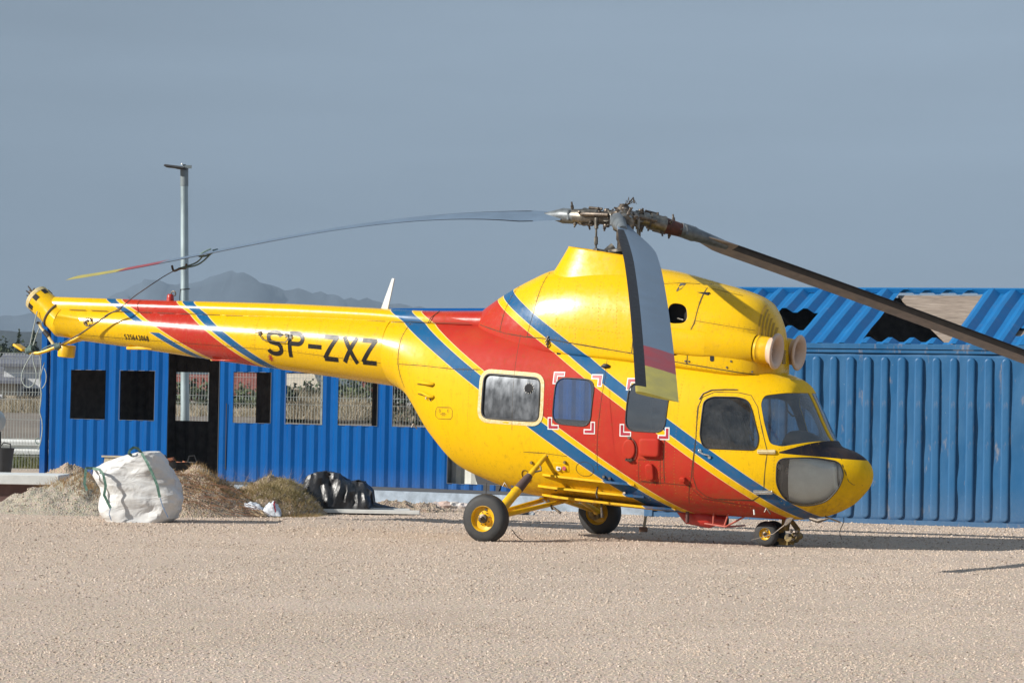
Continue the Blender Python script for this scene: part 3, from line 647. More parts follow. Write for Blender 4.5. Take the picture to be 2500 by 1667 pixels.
# door handle and hinges
m = MB(); m.tube([hull.pt(2.465, 1.175, .0), hull.pt(2.47, 1.165, .03), hull.pt(2.53, 1.135, .035), hull.pt(2.60, 1.12, .03), hull.pt(2.61, 1.10, .0)], .011, 8); m.lathe([(0, .026), (.012, .024)], hull.pt(2.475, 1.17, 0), (0, -1, 0), 12); m.lathe([(0, .022), (.012, .02)], hull.pt(2.60, 1.095, 0), (0, -1, 0), 12); m.build('door_handle', MCHR, HELI)
for a, b, z in ((3.215, 3.425, 1.18), (3.14, 3.36, .69)):
    m = MB(); P = [hull.pt(a+(b-a)*t, z, .016) for t in np.linspace(0, 1, 6)]; m.tube(P, .014, 8); m.tube([p+Vector((0, 0, .02)) for p in P], .006, 6); m.tube([p-Vector((0, 0, .02)) for p in P], .006, 6)
    m.tube([hull.pt(a, z+.02, .01), hull.pt(a, z-.02, .01)], .008, 6); m.tube([hull.pt(b, z+.02, .01), hull.pt(b, z-.02, .01)], .008, 6); m.build('door_hinge', MCHR if z < 1 else MCREAM, HELI)
# gutter above the door
m = MB(); m.tube([hull.pt(a, z, .008) for a, z in [(2.44, 1.80), (2.48, 1.87), (2.58, 1.915), (2.75, 1.925), (2.9, 1.925)]], .007, 6); m.build('door_gutter', MOILY, HELI)
# teardrop light, latches, small vents on the skin
for x, z, r in [(1.14, 2.19, .034)]:
    m = MB(); m.tube([hull.pt(x-.07, z, .0), hull.pt(x-.02, z, .015), hull.pt(x+.03, z, .015), hull.pt(x+.06, z, .0)], [.004, .03, .026, .004], 12); m.build('teardrop_light', MBLK, HELI, 60)
for x, z in [(.29, 2.535), (.30, 2.50)]:
    m = MB(); m.tube([cowl.pt(x, z, .0), cowl.pt(x+.02, z-.03, .03), cowl.pt(x, z-.08, .01)], .010, 6); m.tube([cowl.pt(x+.02, z+.03, .01), cowl.pt(x-.02, z-.05, .02)], .008, 6); m.build('cowling_latch', MOILY, HELI)
m = MB(); m.box(hull.pt(.455, 2.36, .005), (.05, .03, .08)); m.build('skin_vent', MHOLE, HELI)
for x, z in [(-.38, .70), (-1.42, 1.79), (3.24, .49), (-1.94, 1.42)]:
    m = MB(); q = hull.pt(x, z, .004); m.tube([q, q+Vector((.03, -.012, -.03)), q+Vector((.06, -.01, -.07))], .008, 5); m.tube([q, q+Vector((-.02, -.01, -.05))], .008, 5); m.build('tie_lug', MOILY, HELI)
for x, z in [(1.16, .82), (1.24, .80)]:
    m = MB(); q = hull.pt(x, z, .01); m.lathe([(0, .022), (.02, .018)], q, (0, -1, 0), 8); m.build('step_hook', MOILY, HELI)
for x, z in [(.63, .985), (.15, .97)]:
    m = MB(); q = hull.pt(x, z, .01); m.lathe([(0, .022), (.02, .018)], q, (0, -1, 0), 8); m.build('skin_hook', MYD, HELI)
m = MB(); m.tube([hull.pt(.02+.06*cos(a), .80+.07*sin(a), .004) for a in np.linspace(0, 2*pi, 20)[:-1]], .005, 5, closed=True); m.build('access_ring', MSEAM, HELI)
# step rails along the lower side
for (a, za, b, zb_, d, h) in ((.28, .835, 1.56, .745, .06, .022), (.16, .69, 1.65, .595, .10, .035), (.14, .575, 2.0, .445, .16, .03)):
    m = MB(); n = 12; P0 = []; 
    for i in range(n+1):
        t = i/n; s_ = a+(b-a)*t; z = za+(zb_-za)*t; q = hull.pt(s_, max(z, hull.p(s_)[1]+.05), 0); dd = d*min(1, 6*t+.1, 6*(1-t)+.1)
        P0.append([(s_, q.y+.03, z), (s_, q.y-dd, z-.005), (s_, q.y-dd-.004, z-.03), (s_, q.y-dd*.85, z-.034), (s_, q.y+.03, z-.045)])
    m.loft(P0); m.build('step_rail', PAINT, HELI, 30)
for s_ in (.40, .9, 1.40): m = MB(); m.tube([hull.pt(s_, .66-.06*s_, -.01), Vector(hull.pt(s_, .60, .0))+Vector((0, -.06, .02))], .018, 8); m.build('rail_bolt', MOILY, HELI)
for pts_, r_ in (([(1.0, -.45, .56), (1.03, -.5, .40), (1.04, -.5, .30)], [.014, .014, .02]), ([(.28, -.5, .50), (.36, -.52, .38)], [.012, .018]), ([(.22, -.52, .50), (.48, -.54, .34)], [.010, .018]), ([(1.0, -.5, .80), (1.05, -.72, .60), (1.07, -.72, .55)], .011)):
    m = MB(); m.tube(pts_, r_, 7); m.build('drain_pipe', MOILY, HELI)
# belly tank, light and bracket frame
m = MB(); m.tube([(1.90, -.05, .43), (2.05, -.1, .36), (2.35, -.12, .32), (2.45, -.12, .31)], [.06, .12, .12, .07], 18); m.tube([(2.3, -.14, .30), (2.58, -.14, .30)], .065, 16); o = m.build('belly_lamp_housing', MRED, HELI, 50)
m = MB(); m.lathe([(0, .055), (.005, .0)], (2.585, -.14, .30), (1, 0, 0), 16); m.build('lamp_opening', MHOLE, o)
m = MB(); m.tube([(2.115, -.30, .50), (2.112, -.30, .27)], .024, 12); m.lathe([(0, .028), (.03, .02)], (2.115, -.30, .49), (0, 0, 1), 12); m.build('vent_stack', mat('brown_pipe', (.10, .04, .035), .5), HELI)
m = MB()
for A_, B_ in (((2.48, -.32, .56), (2.47, -.32, .25)), ((2.72, -.32, .54), (2.62, -.32, .24)), ((2.36, -.32, .265), (2.64, -.32, .235)), ((2.64, -.32, .235), (2.85, -.2, .37)), ((2.36, -.32, .265), (2.36, .3, .265)), ((2.64, -.32, .235), (2.64, .3, .235))): m.tube([A_, B_], .011, 8)
m.build('camera_bracket', mat('faded_red_tube', (.42, .09, .06), .5), HELI)
m = MB(); m.tube([(3.06, -.45, .48), (3.075, -.46, .40)], .010, 6); m.build('belly_pin', MWHITE, HELI)
m = MB(); m.tube([(3.72, -.25, .37), (3.85, -.3, .345), (3.98, -.3, .38)], [.02, .028, .01], 8); m.build('belly_aerial', MOILY, HELI)
m = MB(); m.tube([(3.9, -.2, .40), (4.10, -.2, .335)], .012, 6); m.build('belly_rod', MOILY, HELI)

# ------------------------------------------------ undercarriage
def wheel(c, r, w, name, side, rimr, flat=0.):
    hubm = MB(); ax = Vector((0, side, 0)); c = Vector(c)
    hubm.lathe([(-w*.3, rimr*.35), (w*.52, rimr*.35), (w*.55, rimr*.20), (w*.70, rimr*.17), (w*.72, rimr*.10), (w*.86, rimr*.09)], c, ax, 16); H = hubm.build(name, MOILY, HELI)
    t = MB(); prof = []
    for i in range(17):
        a = pi*i/16; prof.append((-w/2*cos(a)*.98, rimr+(r-rimr)*sin(a)**.55))
    t.lathe(prof, c, ax, 56, False)
    for k in range(4):                                  # circumferential grooves
        pass
    T = t.build('tyre', MTYRE, H, 60)
    for v in T.data.vertices:
        if v.co.z < flat: 
            dz = flat-v.co.z; v.co.z = flat+.0; v.co.y += (1 if v.co.y > c.y else -1)*dz*.5
    g = MB()
    for k in (-.55, -.2, .2, .55):
        g.tube([c+Vector((0, k*w/2, 0))+Vector((cos(a), 0, sin(a)))*(r*(1-.02*abs(k)-.004)-(.010 if abs(k) > .4 else .001)) for a in np.linspace(.2, pi*2-.2-1.6, 60)-.9+.9], .004, 4)
    q = MB(); q.lathe([(w*.38, rimr*1.03), (w*.46, rimr*1.02), (w*.47, rimr*.96), (w*.40, rimr*.92), (w*.22, rimr*.86), (w*.18, rimr*.6), (w*.30, rimr*.36), (w*.34, rimr*.30), (w*.34, .005)], c, ax, 44, False)
    q.lathe([(-w*.38, rimr*1.03), (-w*.46, rimr*1.0), (-w*.40, rimr*.92), (-w*.2, rimr*.8), (-w*.2, .01)], c, ax, 32, False); Rm = q.build('rim', MY if r > .2 else MYD if side > 0 else MY, H, 40)
    b = MB()
    for k in range(8):
        a = 2*pi*k/8+.3; b.lathe([(0, .008), (.010, .007)], c+ax*w*.26+Vector((cos(a), 0, sin(a)))*rimr*.48, ax, 6)
    b.lathe([(0, .016), (.006, .016)], c+ax*w*.215+Vector((.02, 0, rimr*.68)), ax, 10); b.build('rim_bolts', MOILY, H)
    return H
for sd in (-1, 1):
    wheel((0, sd*1.67, .282), .305, .20, 'main_wheel', sd, .162, flat=.0)
    A_ = Vector((.36, sd*.74, 1.06)); B_ = Vector((.04, sd*1.50, .30)); l = lambda t: A_.lerp(B_, t)
    m = MB(); m.tube([l(0), l(.20), l(.38)], [.028, .034, .040], 14); m.tube([l(.56), l(1)], [.060, .062], 16); m.tube([l(.60), l(.62)], .065, 16); SH = m.build('shock_strut', MY, HELI, 40)
    m = MB(); m.tube([l(.33), l(.36), l(.365), l(.56)], [.045, .045, .052, .062], 16); m.build('strut_sleeve', mat('brown_leather_sleeve', (.075, .045, .04), .7, var=.2), SH, 40)
    m = MB(); m.lathe([(-.03, .02), (.03, .02)], A_, (1, 0, 0), 10); m.build('strut_pin', MOILY, SH); m = MB(); m.tube([l(.2)+Vector((.06, 0, .02)), l(.24)+Vector((.10, 0, 0)), l(.27)+Vector((.03, 0, 0))], .012, 6); m.build('strut_fitting', MOILY, SH)
    m = MB(); m.tube([(.10, sd*.10, .505), (-.02, sd*1.56, .31)], [.030, .036], 14); m.tube([(.42, sd*.10, .50), (.06, sd*1.50, .30)], [.026, .036], 14); m.build('axle_arm', MY, HELI)
    m = MB(); m.tube([(-.02, sd*1.46, .36), (-.02, sd*1.50, .28), (0, sd*1.60, .28)], [.05, .06, .05], 12); m.tube([(.06, sd*1.48, .48), (.07, sd*1.50, .22)], .035, 10); m.lathe([(0, .10), (.05, .09)], (0, sd*1.50, .282), (0, sd, 0), 18); m.build('brake_unit', MYD, HELI)
m = MB(); m.box((.25, 0, .49), (.5, .35, .06)); m.build('axle_mount', MY, HELI)
for sd in (-1, 1): wheel((3.10, sd*.115, .158), .158, .115, 'nose_wheel', sd, .075, flat=.0)
m = MB(); m.tube([(3.32, 0, .42), (3.30, 0, .20)], [.06, .05], 14); m.tube([(3.28, 0, .22), (3.10, 0, .158)], [.04, .03], 10); m.tube([(3.10, -.12, .158), (3.10, .12, .158)], .02, 8)
m.tube([(3.34, .02, .36), (3.46, .02, .22), (3.44, .02, .09)], [.03, .035, .025], 10); m.tube([(3.44, -.06, .14), (3.46, .10, .14)], .045, 12); m.tube([(3.38, -.1, .12), (3.40, .12, .10)], .05, 12)
m.box((3.30, 0, .05), (.12, .10, .05)); m.tube([(3.18, -.04, .10), (3.42, 0, .05)], .025, 8); m.build('nose_leg', MYD, HELI)
m = MB()
for k in range(6): m.lathe([(0, .02), (.03, .016)], (3.36+.03*k, -.07-.01*k, .10+.05*(k % 3)), (0, -1, 0), 8)
m.build('nose_leg_fittings', MOILY, HELI)
P = [Vector((pl(a, b, -.2)[0], -.2, pl(a, b, -.2)[1])) for a, b in ((1936, 1258), (1925, 1268), (1916, 1281))]
m = MB(); m.tube(P, [.03, .045, .016], 10); m.build('drain_cover', MCHR, HELI, 50)
P = [Vector((pl(a, b, -.28)[0], -.28, pl(a, b, -.28)[1])) for a, b in ((1916, 1281), (1888, 1303), (1860, 1311), (1834, 1318))]
m = MB(); m.tube(P, [.008, .006, .004, .003], 7); m.build('bent_rod', MOILY, HELI)
m = MB(); m.tube([Vector((pl(a, b, .1)[0], .1, pl(a, b, .1)[1])) for a, b in ((2060, 1262), (2060, 1275), (2052, 1290), (2050, 1302), (2055, 1316))], .005, 5); m.build('dangling_wire', MBLK, HELI)
m = MB(); m.tube([Vector((pl(a, b, -1.5)[0], -1.5, pl(a, b, -1.5)[1])) for a, b in ((1250, 1292), (1258, 1304), (1266, 1312), (1276, 1318))], .006, 5); m.build('brake_hose', MBLK, HELI)
m = MB(); m.tube([(-.75, -.2, .68), (-.76, -.2, .40), (-.76, -.2, .33)], .006, 5); m.build('static_wire', MBLK, HELI)

# ------------------------------------------------ cockpit and cabin interior
m = MB(); m.box((1.5, 0, .66), (3.6, .80, .05)); m.build('cabin_floor', MINT, HELI)
MSEAT = mat('grey_seat_fabric', (.34, .32, .31), .8, var=.5, scale=12); MIVO = mat('pale_cabin_panel', (.42, .46, .44), .6, var=.1)
for sd in (-1, 1):
    m = MB(); m.box((2.75, sd*.33, .98), (.48, .44, .12)); m.build('pilot_seat', MSEAT, HELI, 30, bevel=.03)
    m = MB(); R = Matrix.Rotation(radians(-14), 3, 'Y'); m.box((2.50, sd*.33, 1.33), (.12, .44, .68), R); m.build('seat_back', MSEAT, HELI, 30, bevel=.04)
    m = MB(); m.tube([(2.57, sd*.33-.08, 1.60), (2.66, sd*.33-.1, 1.42), (2.75, sd*.33-.06, 1.15)], .02, 6); m.tube([(2.57, sd*.33+.08, 1.60), (2.70, sd*.33+.06, 1.30)], .02, 6); m.build('seat_harness', mat('pale_webbing', (.32, .31, .29), .8), HELI)
    m = MB(); m.tube([(3.12, sd*.30, .70), (3.16, sd*.30, 1.00), (3.08, sd*.30, 1.18)], [.018, .018, .026], 8); m.build('control_stick', MBLK, HELI)
m = MB(); m.box((2.28, 0, 1.40), (.04, 1.15, 1.45)); m.build('darkening_bulkhead', MINT, HELI)  # panel added between cabin and cockpit to darken the windows
m = MB(); rings = []
for i in range(7):
    t = i/6; s_ = 3.40+.42*t; w = .46-.12*t; h = 1.30+.17*sin(pi*(.30+.55*t))-.10*t; rings.append([(s_, w*cos(a), 1.02+(h-1.02)*abs(sin(a))**.6) for a in np.linspace(0, pi, 18)])
m.loft(rings); m.build('dashboard', mat('dark_dash', (.05, .045, .043), .6), HELI, 50)
m = MB(); m.box((.88, .62, 1.70), (.62, .03, .85)); m.build('window_blocker', MINT, HELI)  # made-up dark panel, blocks the view to the far window
m = MB(); m.box((3.50, -.20, 1.16), (.30, .42, .22)); m.build('instrument_panel', MIVO, HELI, 30, bevel=.02)
m = MB(); m.tube([(3.40, -.30, 1.80), (3.44, -.34, 1.68), (3.50, -.33, 1.62), (3.56, -.28, 1.62)], .012, 7); m.tube([(3.55, .15, 1.84), (3.60, .12, 1.74), (3.56, .02, 1.70)], .011, 7); m.build('grab_handle', MBLK, HELI)
m = MB(); m.box((3.52, 0, 1.90), (.10, .5, .04)); m.build('overhead_panel', MIVO, HELI)
m = MB(); rings = [[(3.50+.50*t, y, .50+.50*t**1.6) for y in np.linspace(-.40+.2*t, .40-.2*t, 8)] for t in np.linspace(0, 1, 8)]
vs = [p for g in rings for p in g]; m.add(vs, [(i*8+k, i*8+k+1, (i+1)*8+k+1, (i+1)*8+k) for i in range(7) for k in range(7)]); m.build('nose_floor', MIVO, HELI, 60, fix=False)
m = MB(); m.tube([(3.30, -.30, 1.0), (3.50, -.34, .93)], [.03, .035], 10); m.box((3.55, -.25, .80), (.10, .1, .18)); m.build('pedal_unit', mat('pale_metal_pedal', (.55, .50, .44), .5), HELI)
m = MB(); m.box((3.42, 0, .82), (.03, .9, .42)); m.build('pedal_bulkhead', mat('grey_bulkhead', (.16, .15, .14), .7), HELI)

# ------------------------------------------------ rotor head, blades
HUB = Vector((1.03, 0, 4.09)); HW = np.array(HO)+HUB.x*HF+np.array([0, 0, HUB.z])
m = MB(); m.lathe([(-.62, .085), (-.30, .075), (-.28, .09), (-.18, .09), (-.16, .13), (-.05, .15), (.02, .17), (.07, .16), (.10, .10), (.13, .10), (.135, .07), (.15, .07)], HUB, (0, 0, 1), 28); RH = m.build('rotor_hub', MOILY, HELI, 40)
m = MB(); m.lathe([(0, .055), (.085, .055)], HUB+Vector((0, 0, .09)), (0, 0, 1), 16); m.build('hub_cap', mat('brown_cap', (.07, .05, .035), .5), RH)
m = MB()
for k in range(7):
    a = random.uniform(-.7, 1.0); b = random.uniform(-.8, .8); q = HUB+Vector((.03, 0, .15)); m.tube([q, q+Vector((.05*sin(a)+.02, .04*b, .03)), q+Vector((.10*sin(a)+.05, .07*b, .06+.05*random.random())), q+Vector((.12*sin(a)+.06, .1*b, .03))], .005, 5)
m.build('wire_bundle', MOILY, RH)
# swashplate
m = MB(); z0 = HUB.z-.44; m.lathe([(-.03, .17), (.0, .20), (.03, .20), (.05, .12)], (HUB.x, 0, z0), (-.05, 0, 1), 28); m.lathe([(-.12, .10), (-.03, .12)], (HUB.x, 0, z0), (0, 0, 1), 20); m.build('swashplate', MSTEEL, RH, 40)
m = MB()
for k in range(8): a = 2*pi*k/8; m.lathe([(-.03, .022), (.04, .018)], (HUB.x+.17*cos(a), .17*sin(a), z0-.09), (0, 0, 1), 8)
m.build('swashplate_bolts', MOILY, RH)
def az_loc(az, r, z=0, side=0):     # world azimuth about the mast -> helicopter frame
    w = HW+np.array([cos(az)*r-sin(az)*side, sin(az)*r+cos(az)*side, 0]); a, b, c = w2l(w); return Vector((a, b, c+z))
AZS = (radians(153), radians(21), radians(-89.9))
MCUFF = mat('cuff_grey_metal', (.13, .145, .155), .45, .3, var=.3, scale=12)
def grip(az, dz, rb, rusty):
    global GS
    S_ = 1.22
    """hinge, damper and sleeve of one blade; drops dz per metre"""
    L = lambda r, z=0, sd=0: az_loc(az, r, z-max(0, r-.25)*dz, sd)
    m = MB(); m.tube([L(.05), L(.22)], [.10, .085], 16); m.tube([L(.20, 0, -.10), L(.20, 0, .10)], .055, 14); m.tube([L(.20, -.10), L(.20, .10)], .035, 12)
    m.tube([L(.24), L(.34), L(.36), L(.52), L(.54), L(.56)], [.09, .085, .108, .108, .118, .118], 20); A = m.build('blade_sleeve', MSTEEL, HELI, 40)
    m = MB(); m.tube([L(.56), L(.62), L(.74), L(rb-.02)], [.105, .10, .092, .085], 18); m.build('blade_neck', MRUST if rusty else MSTEEL, A, 40)
    m = MB()
    for i in range(12):
        r = .16+.05*i; a = i*2.4; off = .09+.015*(i % 3); q = L(r, off*sin(a), off*cos(a)); m.lathe([(-.02, .022), (.02, .022), (.025, .014), (.05+.02*(i % 2), .012)], q, (az_loc(az, r, off*sin(a), off*cos(a)+.001)-az_loc(az, r, 0, 0)), 8)
    for zz in (.09, -.09):
        m.lathe([(-.03, .04), (.0, .045), (.03, .03)], L(.24, zz), (0, 0, 1), 12)
    m.tube([L(.15, .03, .14), L(.45, .03, .15), L(.55, .03, .12)], [.03, .035, .02], 10); m.tube([L(.30, .11, 0), L(.48, .12, .02)], .018, 8); m.tube([L(.42, -.10, .03), L(.60, -.09, .05)], .018, 8)
    m.tube([L(.10, .02, -.12), L(.40, .0, -.15)], [.028, .02], 8)
    for i in range(6): m.lathe([(-.018, .02), (.018, .02)], L(rb-.13, .075*sin(i*1.05), .075*cos(i*1.05)), az_loc(az, 1)-az_loc(az, 0), 7)
    m.build('grip_fittings', MOILY, A, 40)
    # pitch link down to the swashplate
    t0 = L(.30, -.03, .17 if True else 0); b0 = az_loc(az, .30, -.42, .17); b1 = az_loc(az, .12, -.42, .03)
    m = MB(); m.tube([t0+Vector((0, 0, .02)), t0+Vector((0, 0, -.12))], .028, 10); m.tube([t0, b0], .014, 8); m.tube([b0+Vector((0, 0, .17)), b0+Vector((0, 0, .07))], .026, 8); m.lathe([(-.03, .03), (.03, .03)], b0, (0, 1, 0), 10)
    m.tube([b0, b0.lerp(b1, .5)+Vector((0, 0, -.03)), b1+Vector((0, 0, .05))], [.026, .045, .055], 10); m.build('pitch_link', MSTEEL, RH, 40)
def blade(az, zfun, r0, r1, chord, pitch, lag=lambda r: 0., under_=MBLADEU, lead=(.20, .08), band=0., rootl=.55, te=2., cuffr=1.):
    m = MB(); n = 46; prof = []
    for i in range(13):             # upper from leading edge to trailing edge, then back underneath
        x = (1-cos(pi*i/12))/2; prof.append((x, .6*.12*5*(.2969*sqrt(x)-.126*x-.3516*x*x+.2843*x**3-.1015*x**4)+.012*(1-x)))
    low = [(x, -.7*h) for x, h in prof[-2:0:-1]]; prof = prof+low; K = len(prof); rings = []; RR = []
    for i in range(n):
        t = i/(n-1); r = r0+(r1-r0)*t; root = min(1, max(0, (r-r0)/rootl)); c = chord*(.42+.58*(3*root**2-2*root**3)); th = 1+1.3*(1-root)
        e = .01; sl = atan((zfun(r+e)-zfun(r-e))/(2*e)); pt_ = pitch(r); g = []
        for x, h in prof:
            # blade axes: span, chordwise (leading edge = clockwise side), normal
            cx = (.28-x)*c; hz_ = h*c*th; yy = cx*cos(pt_)-hz_*sin(pt_); zz = cx*sin(pt_)+hz_*cos(pt_)
            g.append(az_loc(az, r-zz*sin(sl), zfun(r)-HUB.z+zz*cos(sl), -(yy)+lag(r)))
        rings.append(g); RR.append(r)
    vs = [p for g in rings for p in g]; m.add(vs, [])
    for i in range(n-1):
        for k in range(K):
            rm = (RR[i]+RR[i+1])/2; xm = (prof[k][0]+prof[(k+1) % K][0])/2; under = 13 <= k+1 <= K
            if rm > r1-.80-band*(xm-.5): mi = 3
            elif rm > r1-1.42-band*(xm-.5): mi = 2
            elif under: mi = 4
            else: mi = 0
            if xm < (lead[0] if not under else lead[1]) and RR[i] > r0+.5 and rm < r1-.12: mi = 1
            if (xm > te or (K-1 > k > 0 and 11 <= k <= 12 and te < 1)) and RR[i] > r0+.3 and rm < r1-.8: mi = 4 if te > 1 else 1
            m.f.append((i*K+k, i*K+(k+1) % K, (i+1)*K+(k+1) % K, (i+1)*K+k)); m.m.append(mi)
    m.f.append(tuple(range(K-1, -1, -1))); m.m.append(0); m.f.append(tuple((n-1)*K+k for k in range(K))); m.m.append(3)
    B = m.build('rotor_blade', [MBLADE, MLEAD, MTIPR, MTIPY, under_], HELI, 40)
    q = MB(); L = lambda r, z=0, sd=0: az_loc(az, r, zfun(r)-HUB.z+z, sd+lag(r)); q.tube([L(r0-.16), L(r0+.02), L(r0+.06), L(r0+.50*cuffr)], [.095, .10, .088, .055*cuffr**2], 14)
    for i in range(4): q.lathe([(-.05, .026), (.07, .022)], L(r0-.10+.0*i, 0, -.075+.05*i), (0, 0, 1), 8)
    q.build('blade_cuff', MCUFF, B, 40)
    return B
# left blade (over the boom), right blade (out of frame), near blade (towards the camera)
def zcurve(az, pts, extra, lagf=lambda r: 0.):
    """height of the blade at radius r from its traced course, at the blade's true distance"""
    xs = [p[0] for p in pts]; ys = [p[1] for p in pts]
    if xs[0] > xs[-1]: xs = xs[::-1]; ys = ys[::-1]
    R_ = []; Z_ = []
    for r in np.linspace(.75, 8.4, 26):
        w = HW+np.array([cos(az)*r, sin(az)*r, 0]); d = w-CAMP; px = CW/2+FPX*(d@RV)/(d@FV)
        if px < xs[0] or px > xs[-1]: continue
        for _ in range(3):
            py = np.interp(px, xs, ys); dd = ray(px, py); z = CAMP[2]+dd[2]*w[1]/dd[1]; d = np.array([w[0], w[1], z])-CAMP; px = CW/2+FPX*(d@RV)/(d@FV)
        R_.append(r); Z_.append(z)
    k = np.polyfit(R_, Z_, 4 if extra else 2); return lambda r: float(np.polyval(k, r)), min(R_), max(R_), k
lz, a_, b_, _k = zcurve(AZS[0], [(1424, 525), (1329, 526), (1127, 524), (957, 538), (797, 563), (638, 594), (531, 613), (425, 634), (319, 656), (191, 676), (179, 680), (100, 692)], True)
rz, c_, d_, _k2 = zcurve(AZS[1], [(1600, 540), (1658, 561), (1722, 582), (1860, 629), (2020, 686), (2179, 744), (2339, 805), (2500, 864), (2640, 915)], False)
print('left blade r', a_, b_, 'right', c_, d_, lz(.8), rz(.8), lz(7.6), rz(7.6))
nz_ = lambda r: 4.04-.235*(r-.5)-.0105*(r-.5)**2
dz_of = lambda f, r0: (HUB.z-f(r0))/(r0-.25)
LEFT_R1 = 8.35
m_ = radians
grip(AZS[0], dz_of(lz, .84), .80, False); grip(AZS[1], dz_of(rz, .95), .90, True); grip(AZS[2], dz_of(nz_, .75), .75, False)
blade(AZS[0], lz, .84, LEFT_R1, .44, lambda r: m_(10.5+17*math.exp(-(r-.95)/.9)), under_=MBLADEG, lead=(.16, .30), te=.90, cuffr=.6)['label'] = 'rotor blade over the tail boom with pale yellow tip'
blade(AZS[1], rz, .95, 7.65, .46, lambda r: m_(12), lead=(.9, .42))['label'] = 'rotor blade reaching out to the right with dark leading strip'
blade(AZS[2], nz_, .72, 7.66, .46, lambda r: m_(15-2*(r/7)), lag=lambda r: .03*sin(pi*min(1, (r-.5)/7.2))-.09*max(0, 1-(r-.7)/2.6)**2, rootl=1.5)['label'] = 'rotor blade drooping towards the viewer with red and yellow tip'
m = MB()

# ------------------------------------------------ tail bumper
def T(n_pts, y): return [Vector((pl(a, b, y)[0], y, pl(a, b, y)[1])) for a, b in n_pts]
Z8 = lambda pts: [(30+a/7.84, 690+b/7.84) for a, b in pts]
bump_ = T(Z8([(1400, 975), (1180, 1090), (940, 1195), (780, 1255), (640, 1310), (500, 1350), (330, 1345)]), -.12)
m = MB(); m.tube(bump_, [.022]*3+[.024]*3+[.022], 12); m.tube(T(Z8([(1480, 1060), (1250, 1110), (1100, 1160)]), .14), .02, 8); TB = m.build('tail_bumper', MY, HELI)
m = MB(); e0, e1 = T(Z8([(250, 1300), (70, 1185)]), -.12); d = (e1-e0).normalized(); u = Vector((0, 1, 0)); w = d.cross(u); R = Matrix((d, u, w)).transposed(); m.box((e0+e1)/2, ((e1-e0).length, .16, .035), R); m.build('bumper_paddle', MY, TB, bevel=.01)
m = MB(); c = T(Z8([(1050, 1170)]), -.02)[0]; m.lathe([(0, .118), (.01, .125), (.16, .118), (.17, .10)], c+Vector((0, 0, -.02)), (-.08, 0, -1), 28); m.build('bumper_weight', MY, TB, 50)
P = T(Z8([(500, 770), (560, 870), (610, 930), (690, 1030), (720, 1080), (790, 1180)]), -.12)
m = MB(); m.tube([P[0], P[1], P[2]], .020, 10); m.tube([P[3], P[4], P[5]], .022, 10); RD = m.build('damper_strut', MCREAM, HELI); m = MB(); m.tube([P[2], P[3]], .034, 12); m.lathe([(-.03, .018), (.03, .018)], P[0], (0, 1, 0), 8); m.build('damper_sleeve', MBLK, RD)
m = MB(); c = boom.pt(-6.93, 2.715, 0)
for k in range(14):
    a = 2*pi*k/14; m.tube([c+Vector((.075*cos(a), -.006, .055*sin(a))), c+Vector((.075*cos(a+.30), -.008, .055*sin(a+.30)))], .006, 5)
for k in range(9): m.box(c+Vector((random.uniform(-.06, .06), -.008, random.uniform(-.045, .045))), (.035, .012, .014), Matrix.Rotation(random.uniform(0, 3), 3, 'Y'))
m.build('stabiliser_mount', MOILY, HELI)
m = MB(); q = boom.pt(-6.45, 2.40, 0); m.box((-6.15, -.10, 2.365), (.42, .07, .04)); m.build('tail_fairing_strip', MY, HELI, bevel=.01)
m = MB(); m.box((-4.75, -.14, 2.215), (.46, .06, .02)); m.build('belly_strip', PAINT, HELI, bevel=.005)
# strap fittings beside the letters
for x, z in ((-4.09, 2.575), (-3.66, 2.55), (-3.60, 2.53)):
    m = MB(); q = boom.pt(x, z, .0); 
    for k in range(5): a = k*1.3; m.tube([q, q+Vector((.032*cos(a), -.012, .032*sin(a)))], .007, 5)
    m.lathe([(0, .025), (.02, .02)], q, (0, -1, 0), 8); m.build('aerial_mount', MCHR if x > -4 else MSTEEL, HELI)
m = MB(); m.tube([boom.pt(a, z, .03) for a, z in [(-4.08, 2.55), (-4.02, 2.49), (-3.85, 2.47), (-3.66, 2.46), (-3.62, 2.52)]], .007, 5); m.tube([boom.pt(a, z, .035) for a, z in [(-4.2, 2.60), (-3.62, 2.56)]], .006, 5); m.build('aerial_wire', MSTEEL, HELI)
m = MB()
for k in range(7):
    a = k*.9; stroke(m, boom, [(-3.955, 2.255), (-3.955+.04*cos(a), 2.255+.05*sin(a))], .012)
m.build('red_painted_mark', MTIPR2, HELI, 0, fix=False)
o = SM.build('panel_seams', MSEAM, HELI, 0, fix=False); o['kind'] = 'stuff'
o = RV_.build('skin_rivets', mat('rivet_heads', (.30, .17, .01), .5), HELI, 0, fix=False); o['kind'] = 'stuff'

